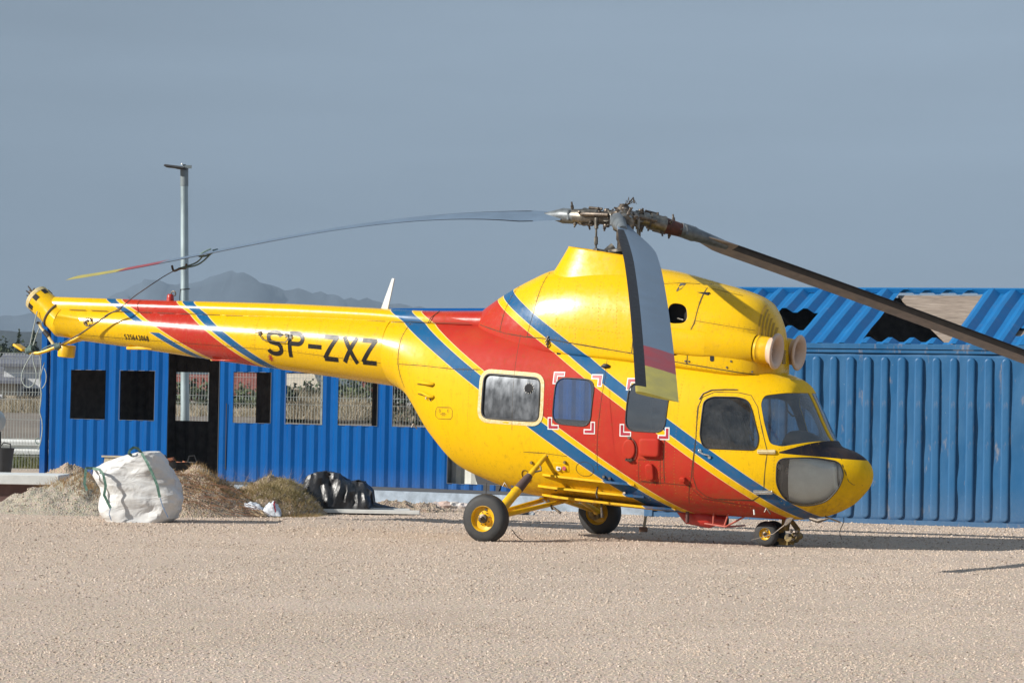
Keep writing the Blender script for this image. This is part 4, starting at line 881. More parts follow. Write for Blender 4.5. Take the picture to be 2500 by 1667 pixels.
# ============================================================ SETTING
def ground_material(name, c1, c2, c3, stone=.9):
    m, t, b = newmat(name); N = NT(t); g = N.n('NewGeometry').outputs['Position']
    n1 = N.noise(g, .35, 5, .6); n2 = N.noise(g, 9, 6, .7); v = N.n('TexVoronoi'); v.inputs['Scale'].default_value = 38; N.l(g, v.inputs['Vector'])
    v2 = N.n('TexVoronoi'); v2.inputs['Scale'].default_value = 90; N.l(g, v2.inputs['Vector'])
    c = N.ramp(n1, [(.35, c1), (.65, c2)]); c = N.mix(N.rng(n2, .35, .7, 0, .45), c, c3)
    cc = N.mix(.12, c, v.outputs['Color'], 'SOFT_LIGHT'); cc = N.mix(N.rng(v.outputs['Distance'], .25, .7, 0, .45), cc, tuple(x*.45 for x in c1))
    N.l(cc, b.inputs['Base Color']); b.inputs['Roughness'].default_value = .9; b.inputs['Specular IOR Level'].default_value = .2
    h = N.math('ADD', N.math('MULTIPLY', v.outputs['Distance'], -1), N.math('ADD', N.math('MULTIPLY', v2.outputs['Distance'], -.4), N.math('MULTIPLY', n2, .6)))
    N.bump(h, .85, .016*stone, b); return m
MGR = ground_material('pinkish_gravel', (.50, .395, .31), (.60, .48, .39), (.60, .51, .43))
MFIELD = mat('dry_field', (.135, .11, .09), .95, var=.2, scale=.6, col2=(.18, .15, .12), bump=.5, bscale=6, bdist=.1)
def smooth2(a): return a*a*(3-2*a)
# the gravel yard: gently uneven sheet
nx, ny = 150, 130; V = []; 
ys = 3+72*np.linspace(0, 1, ny)**1.15; F = []
for j in range(ny):
    for i in range(nx):
        x = -60+120*i/(nx-1); x = x*abs(x)/60*.6+x*.4; y = ys[j]
        z = .018*noise.noise(Vector((x*.35, y*.35, 0)))+.010*noise.noise(Vector((x*1.1, y*1.1, 3)))
        if 38 < y < 50: z *= .4
        V.append((x, y, z))
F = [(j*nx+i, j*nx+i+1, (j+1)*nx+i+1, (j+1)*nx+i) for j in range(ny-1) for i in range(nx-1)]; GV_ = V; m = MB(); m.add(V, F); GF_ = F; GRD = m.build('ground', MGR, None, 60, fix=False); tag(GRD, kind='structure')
m = MB(); m.add([(-9000, -800, -.25), (9000, -800, -.25), (9000, 9500, -.25), (-9000, 9500, -.25)], [(0, 1, 2, 3)]); tag(m.build('field', MFIELD, None, 0), kind='structure')

# earth bank and raised field beyond the mesh fence
nb = 120; prof = [(75, -.1), (77, .05), (82, .30), (95, .85), (112, 1.38), (125, 1.50), (200, 1.52), (420, 1.2), (700, -.3)]; V = []
for (yy, zz) in prof:
    for i in range(nb+1): x = (-60+150*i/nb)*(1 if yy < 130 else 2.5); V.append((x, yy+1.2*noise.noise(Vector((x*.1, yy, 0))), zz+.07*noise.noise(Vector((x*.5, yy*.2, 2)))*(1 if yy > 76 else 0)))
m = MB(); m.add(V, [(j*(nb+1)+i, j*(nb+1)+i+1, (j+1)*(nb+1)+i+1, (j+1)*(nb+1)+i) for j in range(len(prof)-1) for i in range(nb)]); tag(m.build('earth_bank', MFIELD, None, 60, fix=False), kind='structure')

# loose stones
def stones(name, region, density, smin, smax, matl, label_kind='stuff', seed=3):
    src = []
    for k in range(4):
        bm = bmesh.new(); bmesh.ops.create_icosphere(bm, subdivisions=1, radius=1.)
        for v in bm.verts: v.co = Vector((v.co.x*random.uniform(.8, 1.25), v.co.y*random.uniform(.7, 1.1), v.co.z*random.uniform(.45, .8)))*random.uniform(.8, 1.15)
        me = bpy.data.meshes.new('stone_shape'); bm.to_mesh(me); bm.free(); me.materials.append(matl); src.append(me)
    x0, x1, y0, y1, zf = region; V = []; Fc = []
    return src
GV = GV_; GF = GF_
def patch(y0, y1, k=.185):
    'cells of the ground sheet between two distances that the yard in view covers'
    return [[(GV[a][0], GV[a][1], GV[a][2]-.0015) for a in f] for f in GF if y0 <= sum(GV[a][1] for a in f)/4 < y1 and min(abs(GV[a][0]) for a in f) < k*GV[f[0]][1]+1]
def stone_field(name, quads, density, smin, smax, matl, seed=1, lo_=.3):
    """uncountable gravel: points scattered on the yard with small stones on them"""
    me = bpy.data.meshes.new(name); V = []; F = []
    for q in quads: b = len(V); V += q; F.append(tuple(range(b, b+len(q))))
    me.from_pydata(V, [], F); o = link(bpy.data.objects.new(name, me)); o['kind'] = 'stuff'; me.materials.append(matl)
    ng = bpy.data.node_groups.new(name+'_nodes', 'GeometryNodeTree'); ng.interface.new_socket('Geometry', in_out='INPUT', socket_type='NodeSocketGeometry'); ng.interface.new_socket('Geometry', in_out='OUTPUT', socket_type='NodeSocketGeometry')
    N = ng.nodes; L = ng.links; gi = N.new('NodeGroupInput'); go = N.new('NodeGroupOutput')
    d = N.new('GeometryNodeDistributePointsOnFaces'); d.inputs['Density'].default_value = density; d.inputs['Seed'].default_value = seed; L.new(gi.outputs[0], d.inputs['Mesh'])
    gn = N.new('ShaderNodeTexNoise'); gn.inputs['Scale'].default_value = .9; gn.inputs['Detail'].default_value = 5; gn.inputs['Roughness'].default_value = .65
    gp = N.new('GeometryNodeInputPosition'); gm = N.new('ShaderNodeVectorMath'); gm.operation = 'MULTIPLY'; gm.inputs[1].default_value = (.55, 1, 1); L.new(gp.outputs[0], gm.inputs[0]); L.new(gm.outputs[0], gn.inputs['Vector'])
    gr = N.new('ShaderNodeMapRange'); L.new(gn.outputs[0], gr.inputs[0]); gr.inputs[1].default_value = .42; gr.inputs[2].default_value = .62; gr.inputs[3].default_value = density*lo_; gr.inputs[4].default_value = density*1.6
    L.new(gr.outputs[0], d.inputs['Density'])
    ico = N.new('GeometryNodeMeshIcoSphere'); ico.inputs['Radius'].default_value = 1; ico.inputs['Subdivisions'].default_value = 1
    sm = N.new('GeometryNodeSetMaterial'); sm.inputs['Material'].default_value = matl; L.new(ico.outputs['Mesh'], sm.inputs['Geometry'])
    inst = N.new('GeometryNodeInstanceOnPoints'); L.new(d.outputs['Points'], inst.inputs['Points']); L.new(sm.outputs[0], inst.inputs['Instance'])
    rr = N.new('FunctionNodeRandomValue'); rr.data_type = 'FLOAT_VECTOR'; rr.inputs[0].default_value = (0, 0, 0); rr.inputs[1].default_value = (6.28, 6.28, 6.28); L.new(rr.outputs[0], inst.inputs['Rotation'])
    rs = N.new('FunctionNodeRandomValue'); rs.data_type = 'FLOAT'; rs.inputs[2].default_value = 0; rs.inputs[3].default_value = 1; rs.inputs['Seed'].default_value = 5
    pw = N.new('ShaderNodeMath'); pw.operation = 'POWER'; L.new(rs.outputs[1], pw.inputs[0]); pw.inputs[1].default_value = 3.2
    mr_ = N.new('ShaderNodeMapRange'); L.new(pw.outputs[0], mr_.inputs[0]); mr_.inputs[3].default_value = smin; mr_.inputs[4].default_value = smax
    cv = N.new('ShaderNodeCombineXYZ'); a = N.new('ShaderNodeMath'); a.operation = 'MULTIPLY'; a.inputs[1].default_value = .62; L.new(mr_.outputs[0], a.inputs[0])
    a2 = N.new('ShaderNodeMath'); a2.operation = 'MULTIPLY'; a2.inputs[1].default_value = .8; L.new(mr_.outputs[0], a2.inputs[0])
    L.new(mr_.outputs[0], cv.inputs[0]); L.new(a2.outputs[0], cv.inputs[1]); L.new(a.outputs[0], cv.inputs[2]); L.new(cv.outputs[0], inst.inputs['Scale'])
    L.new(inst.outputs[0], go.inputs[0]); md = o.modifiers.new('scatter', 'NODES'); md.node_group = ng; return o
m_, t_, b_s = newmat('gravel_stone'); N_ = NT(t_); oi = N_.n('ObjectInfo'); N_.l(N_.ramp(oi.outputs['Random'], [(0, (.17, .13, .10)), (.20, (.43, .335, .26)), (.6, (.51, .41, .325)), (.93, (.55, .455, .375)), (1, (.62, .54, .46))]), b_s.inputs['Base Color']); b_s.inputs['Roughness'].default_value = .9
MSTONE = m_
def quad(y0, y1, k=.185, z=.004): return [(-k*y0-1, y0, z), (k*y0+1, y0, z), (k*y1+1, y1, z), (-k*y1-1, y1, z)]
stone_field('gravel_stones', patch(17.5, 27), 1050, .0035, .0135, MSTONE, 1)
stone_field('gravel_stones', patch(27, 40), 640, .004, .017, MSTONE, 2)
stone_field('gravel_stones', patch(40, 53), 340, .005, .022, MSTONE, 3)

stone_field('scattered_pebbles', patch(17.5, 36), 26, .008, .020, MSTONE, 7, -.6)
stone_field('scattered_pebbles', patch(36, 53), 16, .009, .030, MSTONE, 8, -.5)

# distant land
def ridge(name, Y, pts, depth, base, matl, seed=0, rough=1.):
    """a hill range with real depth: crest line traced, slopes falling both ways"""
    xs = np.array([p[0] for p in pts]); ys_ = np.array([p[1] for p in pts]); n = 260; X = np.linspace(xs[0], xs[-1], n); rows = []
    for j, (t, hk) in enumerate([(-1, 0), (-.75, .22), (-.5, .5), (-.25, .8), (0, 1), (.5, .6), (1, 0)]):
        row = []
        for i, px in enumerate(X):
            py = np.interp(px, xs, ys_); P = at(px, py, Y); h = (P[2]-base)
            nzv = noise.fractal(Vector((px*.012+seed, t*3, seed)), 1.0, 2.0, 5)
            x = P[0]*(1+t*depth/Y); row.append((x, Y+t*depth+(nzv*depth*.12), base+h*hk*(1+(.22*nzv if abs(t) > .1 else .05*nzv+.025*noise.fractal(Vector((px*.06+seed, 7, seed)), .8, 2.0, 5))*rough)))
        rows.append(row)
    m = MB(); V = [p for r in rows for p in r]; m.add(V, [(j*n+i, j*n+i+1, (j+1)*n+i+1, (j+1)*n+i) for j in range(len(rows)-1) for i in range(n-1)])
    return tag(m.build(name, matl, None, 80, fix=False), kind='structure')
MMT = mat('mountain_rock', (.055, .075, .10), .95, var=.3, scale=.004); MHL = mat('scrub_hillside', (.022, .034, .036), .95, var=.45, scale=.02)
K = 1.063
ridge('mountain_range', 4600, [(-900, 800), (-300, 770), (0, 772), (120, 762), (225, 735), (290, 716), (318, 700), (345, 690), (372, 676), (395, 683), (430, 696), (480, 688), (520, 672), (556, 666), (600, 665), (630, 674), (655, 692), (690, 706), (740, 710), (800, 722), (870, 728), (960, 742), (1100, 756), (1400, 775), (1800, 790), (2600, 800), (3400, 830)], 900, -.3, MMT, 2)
ridge('hills', 1500, [(-900, 835), (-300, 812), (0, 805), (60, 809), (110, 812), (150, 815), (300, 835), (500, 850), (800, 880), (1300, 905), (2000, 915), (3200, 930)], 320, -.3, MHL, 7)

# ------------------------------------------------ houses beyond the field
MWALLC = mat('pale_render', (.46, .40, .31), .9); MTILE = mat('red_roof_tiles', (.17, .045, .03), .85, var=.3, scale=3); MSLATE = mat('grey_roof', (.12, .125, .15), .8, var=.2)
MWIN = mat('dark_window', (.02, .022, .025), .2); MGREYW = mat('grey_brown_wall', (.20, .165, .14), .9); MWH2 = mat('white_render', (.62, .63, .64), .8)
def house(cx, Y, w, d, hw, hr, wall, roof, label, hip=False, wins=3, rz=0):
    P = at(cx, 960, Y); H = empty('house', (P[0], Y, 0), rz); tag(H, label, 'house', None)
    m = MB(); m.box((0, 0, hw/2-.15), (w, d, hw+.3)); m.build('wall', wall, H)
    m = MB(); o = .35; e = w*.32 if hip else 0; a, b = w/2+o, d/2+o
    V = [(-a, -b, hw), (a, -b, hw), (a, b, hw), (-a, b, hw), (-a+e, 0, hw+hr), (a-e, 0, hw+hr)]; V += [(x, y, z+.14) for x, y, z in V]
    m.add(V, [(0, 3, 2, 1), (6, 7, 11, 10), (7, 8, 11), (8, 9, 10, 11), (9, 6, 10), (0, 1, 7, 6), (1, 2, 8, 7), (2, 3, 9, 8), (3, 0, 6, 9)]); R_ = m.build('roof', roof, H)
    m = MB(); m.box((w*.2, 0, hw+hr+.2), (.5, .5, 1.2)); m.build('chimney', wall, R_)
    for k in range(wins):
        x = -w/2+w*(k+.5)/wins; q = MB(); q.box((x, -d/2-.03, hw*.52), (1.0, .08, 1.1)); f = q.build('window', MWH2, H); q = MB(); q.box((x, -d/2-.08, hw*.52), (.8, .04, .9)); q.build('pane', MWIN, f)
    return H
house(45, 165, 8.0, 7, 2.1, 1.1, MGREYW, MSLATE, 'low house with grey roof beside the hanging rope loops, far left', rz=.2)
house(92, 150, 2.6, 4, 3.0, .5, MWH2, MSLATE, 'narrow white house at the left end of the blue office container', wins=1)
house(2, 150, 2.2, 5, 2.2, .6, MWALLC, MSLATE, 'small beige house at the left edge beyond the mesh fence', wins=1)
house(610, 185, 4.2, 6, 1.9, 1.2, MTILE, MTILE, 'red roofed house seen through the third window', wins=2)
house(505, 200, 3.6, 6, 1.9, 1.15, MTILE, MTILE, 'red roofed house seen through the doorway', wins=2)
house(731, 170, 1.75, 4, 2.25, .95, MWALLC, MWALLC, 'pale hip roofed house seen through the fourth window', hip=True, wins=1)
house(668, 190, 2.6, 5, 2.1, 1.0, MWALLC, MTILE, 'low red roofed outbuilding left of the pale hip roofed house', wins=1)
house(1010, 180, 5.0, 6, 2.2, 1.3, MWH2, MTILE, 'house partly hidden behind the cabin of the helicopter', wins=2)

# ------------------------------------------------ trees and brush, built from leaf sized faces
def leafcloud(n, fn, size, seed=0):
    """n small random triangles; fn gives centres"""
    r = np.random.default_rng(seed); c = fn(r, n); a = r.normal(size=(n, 3)); a /= np.linalg.norm(a, axis=1)[:, None]; b = np.cross(a, r.normal(size=(n, 3))); b /= np.linalg.norm(b, axis=1)[:, None]
    s = size*(.5+r.random((n, 1))); v = np.stack([c-a*s*.6, c+a*s*.6, c+b*s*1.3], 1).reshape(-1, 3)
    return v, np.arange(n*3).reshape(-1, 3)
MLEAF = mat('dark_tree_leaves', (.030, .045, .022), .9, var=.5, scale=1.5); MLEAF2 = mat('olive_leaves', (.075, .095, .045), .9, var=.4, scale=1.5); MBARK = mat('bark', (.10, .075, .055), .9)
def tree(px, Y, h, w, label, kind='round', matl=None, seed=0, group=None):
    P = at(px, 960, Y); T_ = empty('tree', (P[0], Y, -.2)); tag(T_, label, 'tree', group)
    m = MB(); m.tube([(0, 0, 0), (.03*h, 0, h*.35), (0, 0, h*.8)], [h*.035, h*.025, h*.008], 7)
    for k in range(4): a = k*1.7+seed; m.tube([(0, 0, h*.35), (w*.3*cos(a), w*.3*sin(a), h*(.55+.06*k))], [h*.015, h*.005], 5)
    m.build('trunk', MBARK, T_)
    def fn(r, n):
        if kind == 'cone': t = r.random(n)**.7; z = h*(1-.9*t); rad = w/2*t*np.sqrt(r.random(n)); ph = r.random(n)*6.283; return np.stack([rad*np.cos(ph), rad*np.sin(ph), z], 1)
        k = 14; cc = np.stack([(r.random(k)-.5)*w*.7, (r.random(k)-.5)*w*.7, h*(.42+.45*r.random(k))], 1); i = r.integers(0, k, n); q = r.normal(size=(n, 3))*np.array([w*.11, w*.11, h*.07]); return cc[i]+q
    v, f = leafcloud(1500, fn, max(.10, w*.045), seed); me = bpy.data.meshes.new('crown'); me.from_pydata(v.tolist(), [], f.tolist()); me.materials.append(matl or MLEAF); link(bpy.data.objects.new('crown', me), T_)
    return T_
tree(43, 210, 6.3, 1.8, 'pointed cypress left of the tail bumper ropes', 'cone', seed=1)
tree(80, 200, 6.0, 2.4, 'dark conifer right behind the knotted ropes', 'cone', seed=2)
tree(12, 230, 6.2, 3.4, 'dark bushy tree at the left edge behind the houses', seed=3); tree(62, 215, 5.4, 4.2, 'low dark tree between cypress and conifer', seed=4)
tree(4, 160, 3.4, 1.8, 'leafy shrub tree beside the small beige house', matl=MLEAF2, seed=15)
for i, (px, Y, h, w, lb) in enumerate([(445, 120, 2.9, 2.6, 'bushy tree left of the lamp post seen through the doorway'), (500, 118, 2.2, 2.4, 'green bush right of the lamp post seen through the doorway'), (592, 112, 2.1, 2.3, 'green bush under the red roof in the third window'), (625, 125, 2.5, 2.2, 'dark bush at the right side of the third window'), (700, 100, 2.4, 1.2, 'green shrub at the left side of the fourth window'), (775, 105, 2.7, 1.5, 'green tree at the right side of the fourth window'), (850, 118, 2.8, 2.6, 'dark green tree in the fifth window'), (905, 122, 3.0, 2.2, 'dark tree at the right side of the fifth window'), (985, 100, 3.0, 2.6, 'dense green tree in the window nearest the fuselage')]):
    tree(px, Y, h, w, lb, matl=MLEAF if i % 3 else MLEAF2, seed=20+i, group='bushes beyond the mesh fence')
def blades(name, boxes, matl, kind='stuff', seed=5, parent=None):
    """dry grass: thin standing blades; boxes = (x, y, z, rx, ry, h, n, lean)"""
    r = np.random.default_rng(seed); VV = []; FF = []; o = 0
    for (x, y, z, rx, ry, h, n, wd) in boxes:
        a = r.random(n)*6.283; q = np.sqrt(r.random(n)); bx = x+rx*q*np.cos(a); by = y+ry*q*np.sin(a); bz = z(bx, by) if callable(z) else np.full(n, float(z))
        hh = h*(.35+.9*r.random(n))*(1-.45*q); dx = r.normal(size=n)*hh*.55; dy = r.normal(size=n)*hh*.55; w = wd*(.5+r.random(n))
        v = np.stack([np.stack([bx-w, by, bz], 1), np.stack([bx+w, by, bz], 1), np.stack([bx+dx*.5+w*.7, by+dy*.5, bz+hh*.6], 1), np.stack([bx+dx*.5-w*.7, by+dy*.5, bz+hh*.6], 1), np.stack([bx+dx*1.25, by+dy*1.25, bz+hh], 1)], 1).reshape(-1, 3)
        VV.append(v); k = np.arange(n)*5+o; FF += [tuple(t) for t in np.stack([k, k+1, k+2, k+3], 1)]+[tuple(t) for t in np.stack([k+3, k+2, k+4], 1)]; o += n*5
    me = bpy.data.meshes.new(name); me.from_pydata(np.concatenate(VV).tolist(), [], [tuple(int(i) for i in f) for f in FF]); me.materials.append(matl)
    ob = link(bpy.data.objects.new(name, me), parent); ob['kind'] = kind; return ob
def grassmat(name, a, b_, c):
    m, t, b = newmat(name); N = NT(t); g = N.n('NewGeometry').outputs['Position']; n = N.noise(g, 2.2, 5, .65)
    N.l(N.ramp(n, [(.34, a), (.5, b_), (.66, c)]), b.inputs['Base Color']); b.inputs['Roughness'].default_value = .9; return m
MDRY = grassmat('dry_grass_blades', (.13, .11, .035), (.24, .175, .07), (.36, .25, .12)); MGRN = grassmat('green_grass_blades', (.05, .07, .02), (.10, .12, .035), (.20, .17, .07)); MSTRAW = grassmat('pale_straw', (.30, .25, .17), (.42, .35, .25), (.22, .19, .11))
bx = []
for px, Y, h, n in ((720, 100, 1.0, 900), (750, 102, 1.1, 900), (780, 100, .8, 600), (835, 100, .9, 900), (870, 102, .9, 900), (905, 101, .8, 700), (1000, 100, .7, 500), (465, 104, .6, 400), (600, 104, .5, 400), (60, 104, .7, 900), (20, 104, .6, 700), (95, 104, .6, 500)): P = at(px, 960, Y); bx.append((P[0], Y, 1.1, .9, 1.2, h, n, .008))
for i in range(26):
    P = at(-20+i*42, 960, 90); bx.append((P[0], 86+random.random()*8, .45, 1.5, 3, .12, 160, .008))
blades('straw_grass', bx, MSTRAW, seed=8)
bx = [(at(60, 960, 72)[0]+k*.7, 73.5, 0, .8, .6, .38, 700, .008) for k in range(-3, 3)]
blades('verge_grass', bx, MGRN, seed=9)

# ------------------------------------------------ mesh fence
MGALV = mat('galvanised_wire', (.40, .43, .41), .5, .3); MGALV2 = mat('green_coated_wire', (.10, .13, .11), .5)
FY = 70.0
def zf(py, px=50): return at(px, py, FY)[2]
P0 = at(-40, 960, FY)[0]; PW_ = 2.5; k = 0; x = P0
while x < at(1050, 960, FY)[0]:
    F_ = empty('fence_panel', (x, FY, 0)); mm = MGALV if k < 4 else MGALV2
    tag(F_, ['welded mesh fence panel left of the blue office container, at the left edge', 'welded mesh fence panel seen through the open doorway', 'welded mesh fence panel seen through the window right of the doorway', 'welded mesh fence panel seen through the windows nearest the fuselage'][min(k, 3)], 'fence', 'mesh fence panels')
    m = MB()
    for i in range(38):
        xx = .02+i*(PW_-.04)/37; zs = [0.02, .62, .68, .74, 1.60, 1.68, 1.76, 2.50, 2.56, 2.62]; yo = [0, 0, -.05, 0, 0, -.05, 0, 0, -.05, 0]
        for a in range(len(zs)-1): 
            r = .0042; A0 = (xx, yo[a], zs[a]); A1 = (xx, yo[a+1], zs[a+1]); m.add([(A0[0]-r, A0[1], A0[2]), (A0[0]+r, A0[1], A0[2]), (A1[0]+r, A1[1], A1[2]), (A1[0]-r, A1[1], A1[2])], [(0, 1, 2, 3)])
    m.build('mesh_wires', mm, F_, 0, fix=False)['kind'] = 'stuff'
    for zz in (.05, .34, .62, .74, 1.15, 1.60, 1.76, 2.18, 2.50, 2.62):
        m = MB(); m.tube([(0, -.006, zz), (PW_, -.006, zz)], .006, 4); m.build('cross_wire', mm, F_, 0)
    m = MB(); m.box((0, .05, 1.32), (.05, .05, 2.7)); m.build('post', mm, F_, 0)
    x += PW_; k += 1
G = empty('guard_rail', (at(50, 960, 74)[0], 74, 0)); tag(G, 'pale metal guard rail behind the mesh fence at the left', 'guard rail')
m = MB()
pr = [(0, .98), (-.04, .92), (-.04, .84), (.02, .79), (.02, .76), (-.04, .71), (-.04, .63), (0, .58)]
z_off = at(50, 1075, 74)[2]-.95
m.loft([[(xx, a, b+z_off) for a, b in pr+[(.01, .60), (.03, .76), (.03, .79), (.01, .95)]] for xx in (-6, 6)]); m.build('rail', MWHITE, G, 0)
m = MB(); m.box((0, .02, .50+z_off), (12, .03, .09)); m.build('lower_rail', MSTEEL, G, 0)
for xx in (-4, 0, 4): m = MB(); m.box((xx, .12, .28), (.12, .12, .6)); m.build('rail_post', MSTEEL, G, 0)

# ------------------------------------------------ left container turned into a site office
A33 = radians(33); LD = Vector((cos(A33), -sin(A33), 0)); LN = Vector((sin(A33), cos(A33), 0)); LP = Vector((-1.695, 52.2, 0))
OC = empty('office_container', tuple(LP), -A33); tag(OC, 'bright blue corrugated container with cut out windows and open doorway, under the tail boom', 'container')
ZB, ZT = .28, 3.18
def corr_profile(t0, t1, pitch=.278, dep=.036, ph=0):
    """corrugation: list of (t, offset)"""
    o = []; t = t0-ph
    seq = [(0, 0), (.07, 0), (.105+.034, 1), (.209+.035-.034+.0, 1), (.278, 0)]
    seq = [(0, 0), (.072, 0), (.140, 1), (.210, 1)]
    while t < t1:
        for a, b in seq: o.append((t+a*pitch/.278, b*dep))
        t += pitch
    o = [q for q in o if t0 <= q[0] <= t1]; return o
def interp_prof(pr, t): return float(np.interp(t, [p[0] for p in pr], [p[1] for p in pr]))
def corr_wall(name, pr, t0, t1, y0, holes, matl, parent, z0=ZB, z1=ZT, sgn=1, solid=.004, dents=True):
    ts = sorted(set([round(p[0], 4) for p in pr]+[t0, t1]+[h[0] for h in holes]+[h[1] for h in holes])); ts = [t for t in ts if t0-1e-6 <= t <= t1+1e-6]
    m = MB()
    for a, b in zip(ts[:-1], ts[1:]):
        if b-a < 1e-5: continue
        mid = (a+b)/2; cuts = [(h[2], h[3]) for h in holes if h[0] < mid < h[1]]; zs = [(z0, z1)]
        for c0, c1 in cuts:
            n_ = []
            for s0, s1 in zs:
                if c0 > s0: n_.append((s0, min(c0, s1)))
                if c1 < s1: n_.append((max(c1, s0), s1))
            zs = n_
        for s0, s1 in zs:
            if s1-s0 < .01: continue
            k = max(1, int((s1-s0)/.25)); 
            for j in range(k):
                za = s0+(s1-s0)*j/k; zb = s0+(s1-s0)*(j+1)/k
                def Y_(t, z):
                    d = 0
                    if dents: d = .014*max(0, noise.noise(Vector((t*1.7+3, z*1.7, y0)))-.15)
                    return y0+sgn*interp_prof(pr, t)+d
                m.add([(a, Y_(a, za), za), (b, Y_(b, za), za), (b, Y_(b, zb), zb), (a, Y_(a, zb), zb)], [(0, 1, 2, 3)])
    bmw = m.build(name, matl, parent, 0, fix=False)
    bm = bmesh.new(); bm.from_mesh(bmw.data); bmesh.ops.remove_doubles(bm, verts=bm.verts, dist=1e-4); bm.to_mesh(bmw.data); bm.free()
    if solid: q = bmw.modifiers.new('sheet', 'SOLIDIFY'); q.thickness = solid; q.offset = 0
    return bmw
t0, t1 = -7.82, 4.1; pr = corr_profile(t0, t1, .243)
WINS = [(-7.34, -6.53), (-6.22, -5.42), (-3.67, -2.87), (-2.56, -1.76), (-1.44, -.64), (-.33, .47)]
holes = [(a, b, 1.29, 2.16) for a, b in WINS]+[(-5.11, -3.99, ZB, 2.62), (.79, 2.02, ZB+.10, 2.5)]
corr_wall('front_wall', pr, t0, t1, 0, holes, MBL1, OC)
MINB = mat('dark_interior_steel', (.10, .085, .075), .8, var=.3, scale=8)
bh = [(-6.90, -6.11, 1.28, 2.17), (-5.85, -5.04, 1.27, 2.17), (-4.37, -3.56, 1.27, 2.17), (-3.24, -2.45, 1.27, 2.17), (-2.02, -1.18, 1.27, 2.17)]
corr_wall('rear_wall', pr, t0, t1, 2.40, bh, [MINB][0], OC, dents=False)
for xx, nm in ((t0-.02, 'end_wall'), (t1, 'end_wall')):
    m = MB(); P_ = []
    for i in range(11): P_ += [(xx, .05+i*.22, 0), (xx, .13+i*.22, 0), (xx-.03, .17+i*.22, 0), (xx-.03, .24+i*.22, 0)]
    V = [(a, b, z) for z in (ZB, ZT) for a, b, _ in P_]; n = len(P_); m.add(V, [(i, i+1, n+i+1, n+i) for i in range(n-1)]); m.build(nm, MBL1, OC, 0, fix=False, solid=.004)
for xx in (t0+.02, t1-.02): m = MB(); m.box((xx, 1.22, 1.7), (.02, 2.3, 2.8)); m.build('dark_end_plane', MINB, OC, 0)  # dark planes added over the end walls, interior shade put into their colour
for xx in (t0-.10, t1+.06):
    m = MB(); m.box((xx, -.01, (ZB+ZT)/2), (.13, .10, ZT-ZB)); m.box((xx, -.01, ZT-.05), (.17, .15, .11)); m.build('corner_post', MBL1, OC, 0, bevel=.008)
    m = MB(); m.box((xx, 2.43, (ZB+ZT)/2), (.13, .10, ZT-ZB)); m.build('corner_post', MBL1, OC, 0)
m = MB(); m.box(((t0+t1)/2, -.02, ZT+.03), (t1-t0+.3, .07, .08)); m.build('top_rail', MBL1, OC, 0)
m = MB(); m.box(((t0+t1)/2, -.035, ZB-.02), (t1-t0+.3, .09, .05)); m.build('bottom_rail', mat('black_sill', (.03, .035, .045), .6), OC, 0)
m = MB(); m.box(((t0+t1)/2, 1.22, ZT+.05), (t1-t0+.2, 2.5, .03)); m.build('roof', MBL1, OC, 0)
m = MB(); m.box(((t0+t1)/2, 1.22, ZB+.0), (t1-t0+.1, 2.36, .04)); m.build('floor', MINB, OC, 0)
for i, (a, b, c, d) in enumerate(holes):    # raw cut edges
    m = MB(); e = .004; w = .03
    for (p, q_) in (((a, c), (a, d)), ((b, c), (b, d)), ((a, c), (b, c)), ((a, d), (b, d))): m.tube([(p[0], .016, p[1]), (q_[0], .016, q_[1])], e, 4)
    m.build('window_edge' if i < 6 else 'doorway_edge', mat('bare_cut_edge', (.12, .125, .13), .7) if i == 0 else bpy.data.materials['bare_cut_edge'], OC, 0)
m = MB(); m.box((1.4, 1.75, 1.4), (1.5, .03, 2.2)); 
pr2 = corr_profile(.45, 2.3, .30, .04); w = corr_wall('inner_partition', pr2, .45, 2.3, .22, [], mat('dirty_white_steel', (.48, .48, .44), .6, var=.15, scale=3), OC, z0=ZB+.03, z1=1.25, dents=False)
m = MB(); P = []
for i in range(15):
    a = i/14*2*pi; P.append((1.62+.32*cos(a)*(1+.12*sin(3*a)), .12, .62+.42*sin(a)*(1+.1*cos(5*a))))
m.loft([[(x, y-.1, z) for x, y, z in P], [(x, y+.12, z) for x, y, z in P]]); m.box((1.45, .16, 1.25), (1.3, .05, .7)); m.build('black_sheeting', MBLK, OC, 30)
m = MB(); m.tube([(-3.82, .02, ZB+.2), (-3.82, .01, 1.62)], .006, 4); m.build('vertical_cut', MSEAM, OC)
# lamp post behind the office
LPY = 62.; P1 = at(452, 1190, LPY); P2 = at(450, 408, LPY)
LPO = empty('lamp_post', (P1[0], LPY, 0)); tag(LPO, 'tall round galvanised lamp post with flat floodlight, behind the blue office container', 'lamp post')
MPOLE = mat('galvanised_pole', (.30, .37, .39), .45, .35, var=.22, scale=3.5, stretch=(1, 1, .35)); off = Vector((P1[0], LPY, 0))
m = MB(); pts = [Vector(P1).lerp(Vector(P2), t)-off for t in (-.05, .25, .5, .75, .94)]; m.tube(pts, [.088, .085, .081, .077, .074], 24); pole = m.build('pole', MPOLE, LPO, 50)
m = MB(); q = Vector(P2)-off; m.tube([pts[-1], q+Vector((0, 0, -.03))], .080, 24); m.tube([q+Vector((0, 0, -.06)), q+Vector((0, 0, .05))], .035, 12); m.box(q+Vector((.08, -.05, 0)), (.14, .05, .06)); m.build('pole_collar', mat('grey_collar', (.16, .19, .20), .5), LPO, 40)
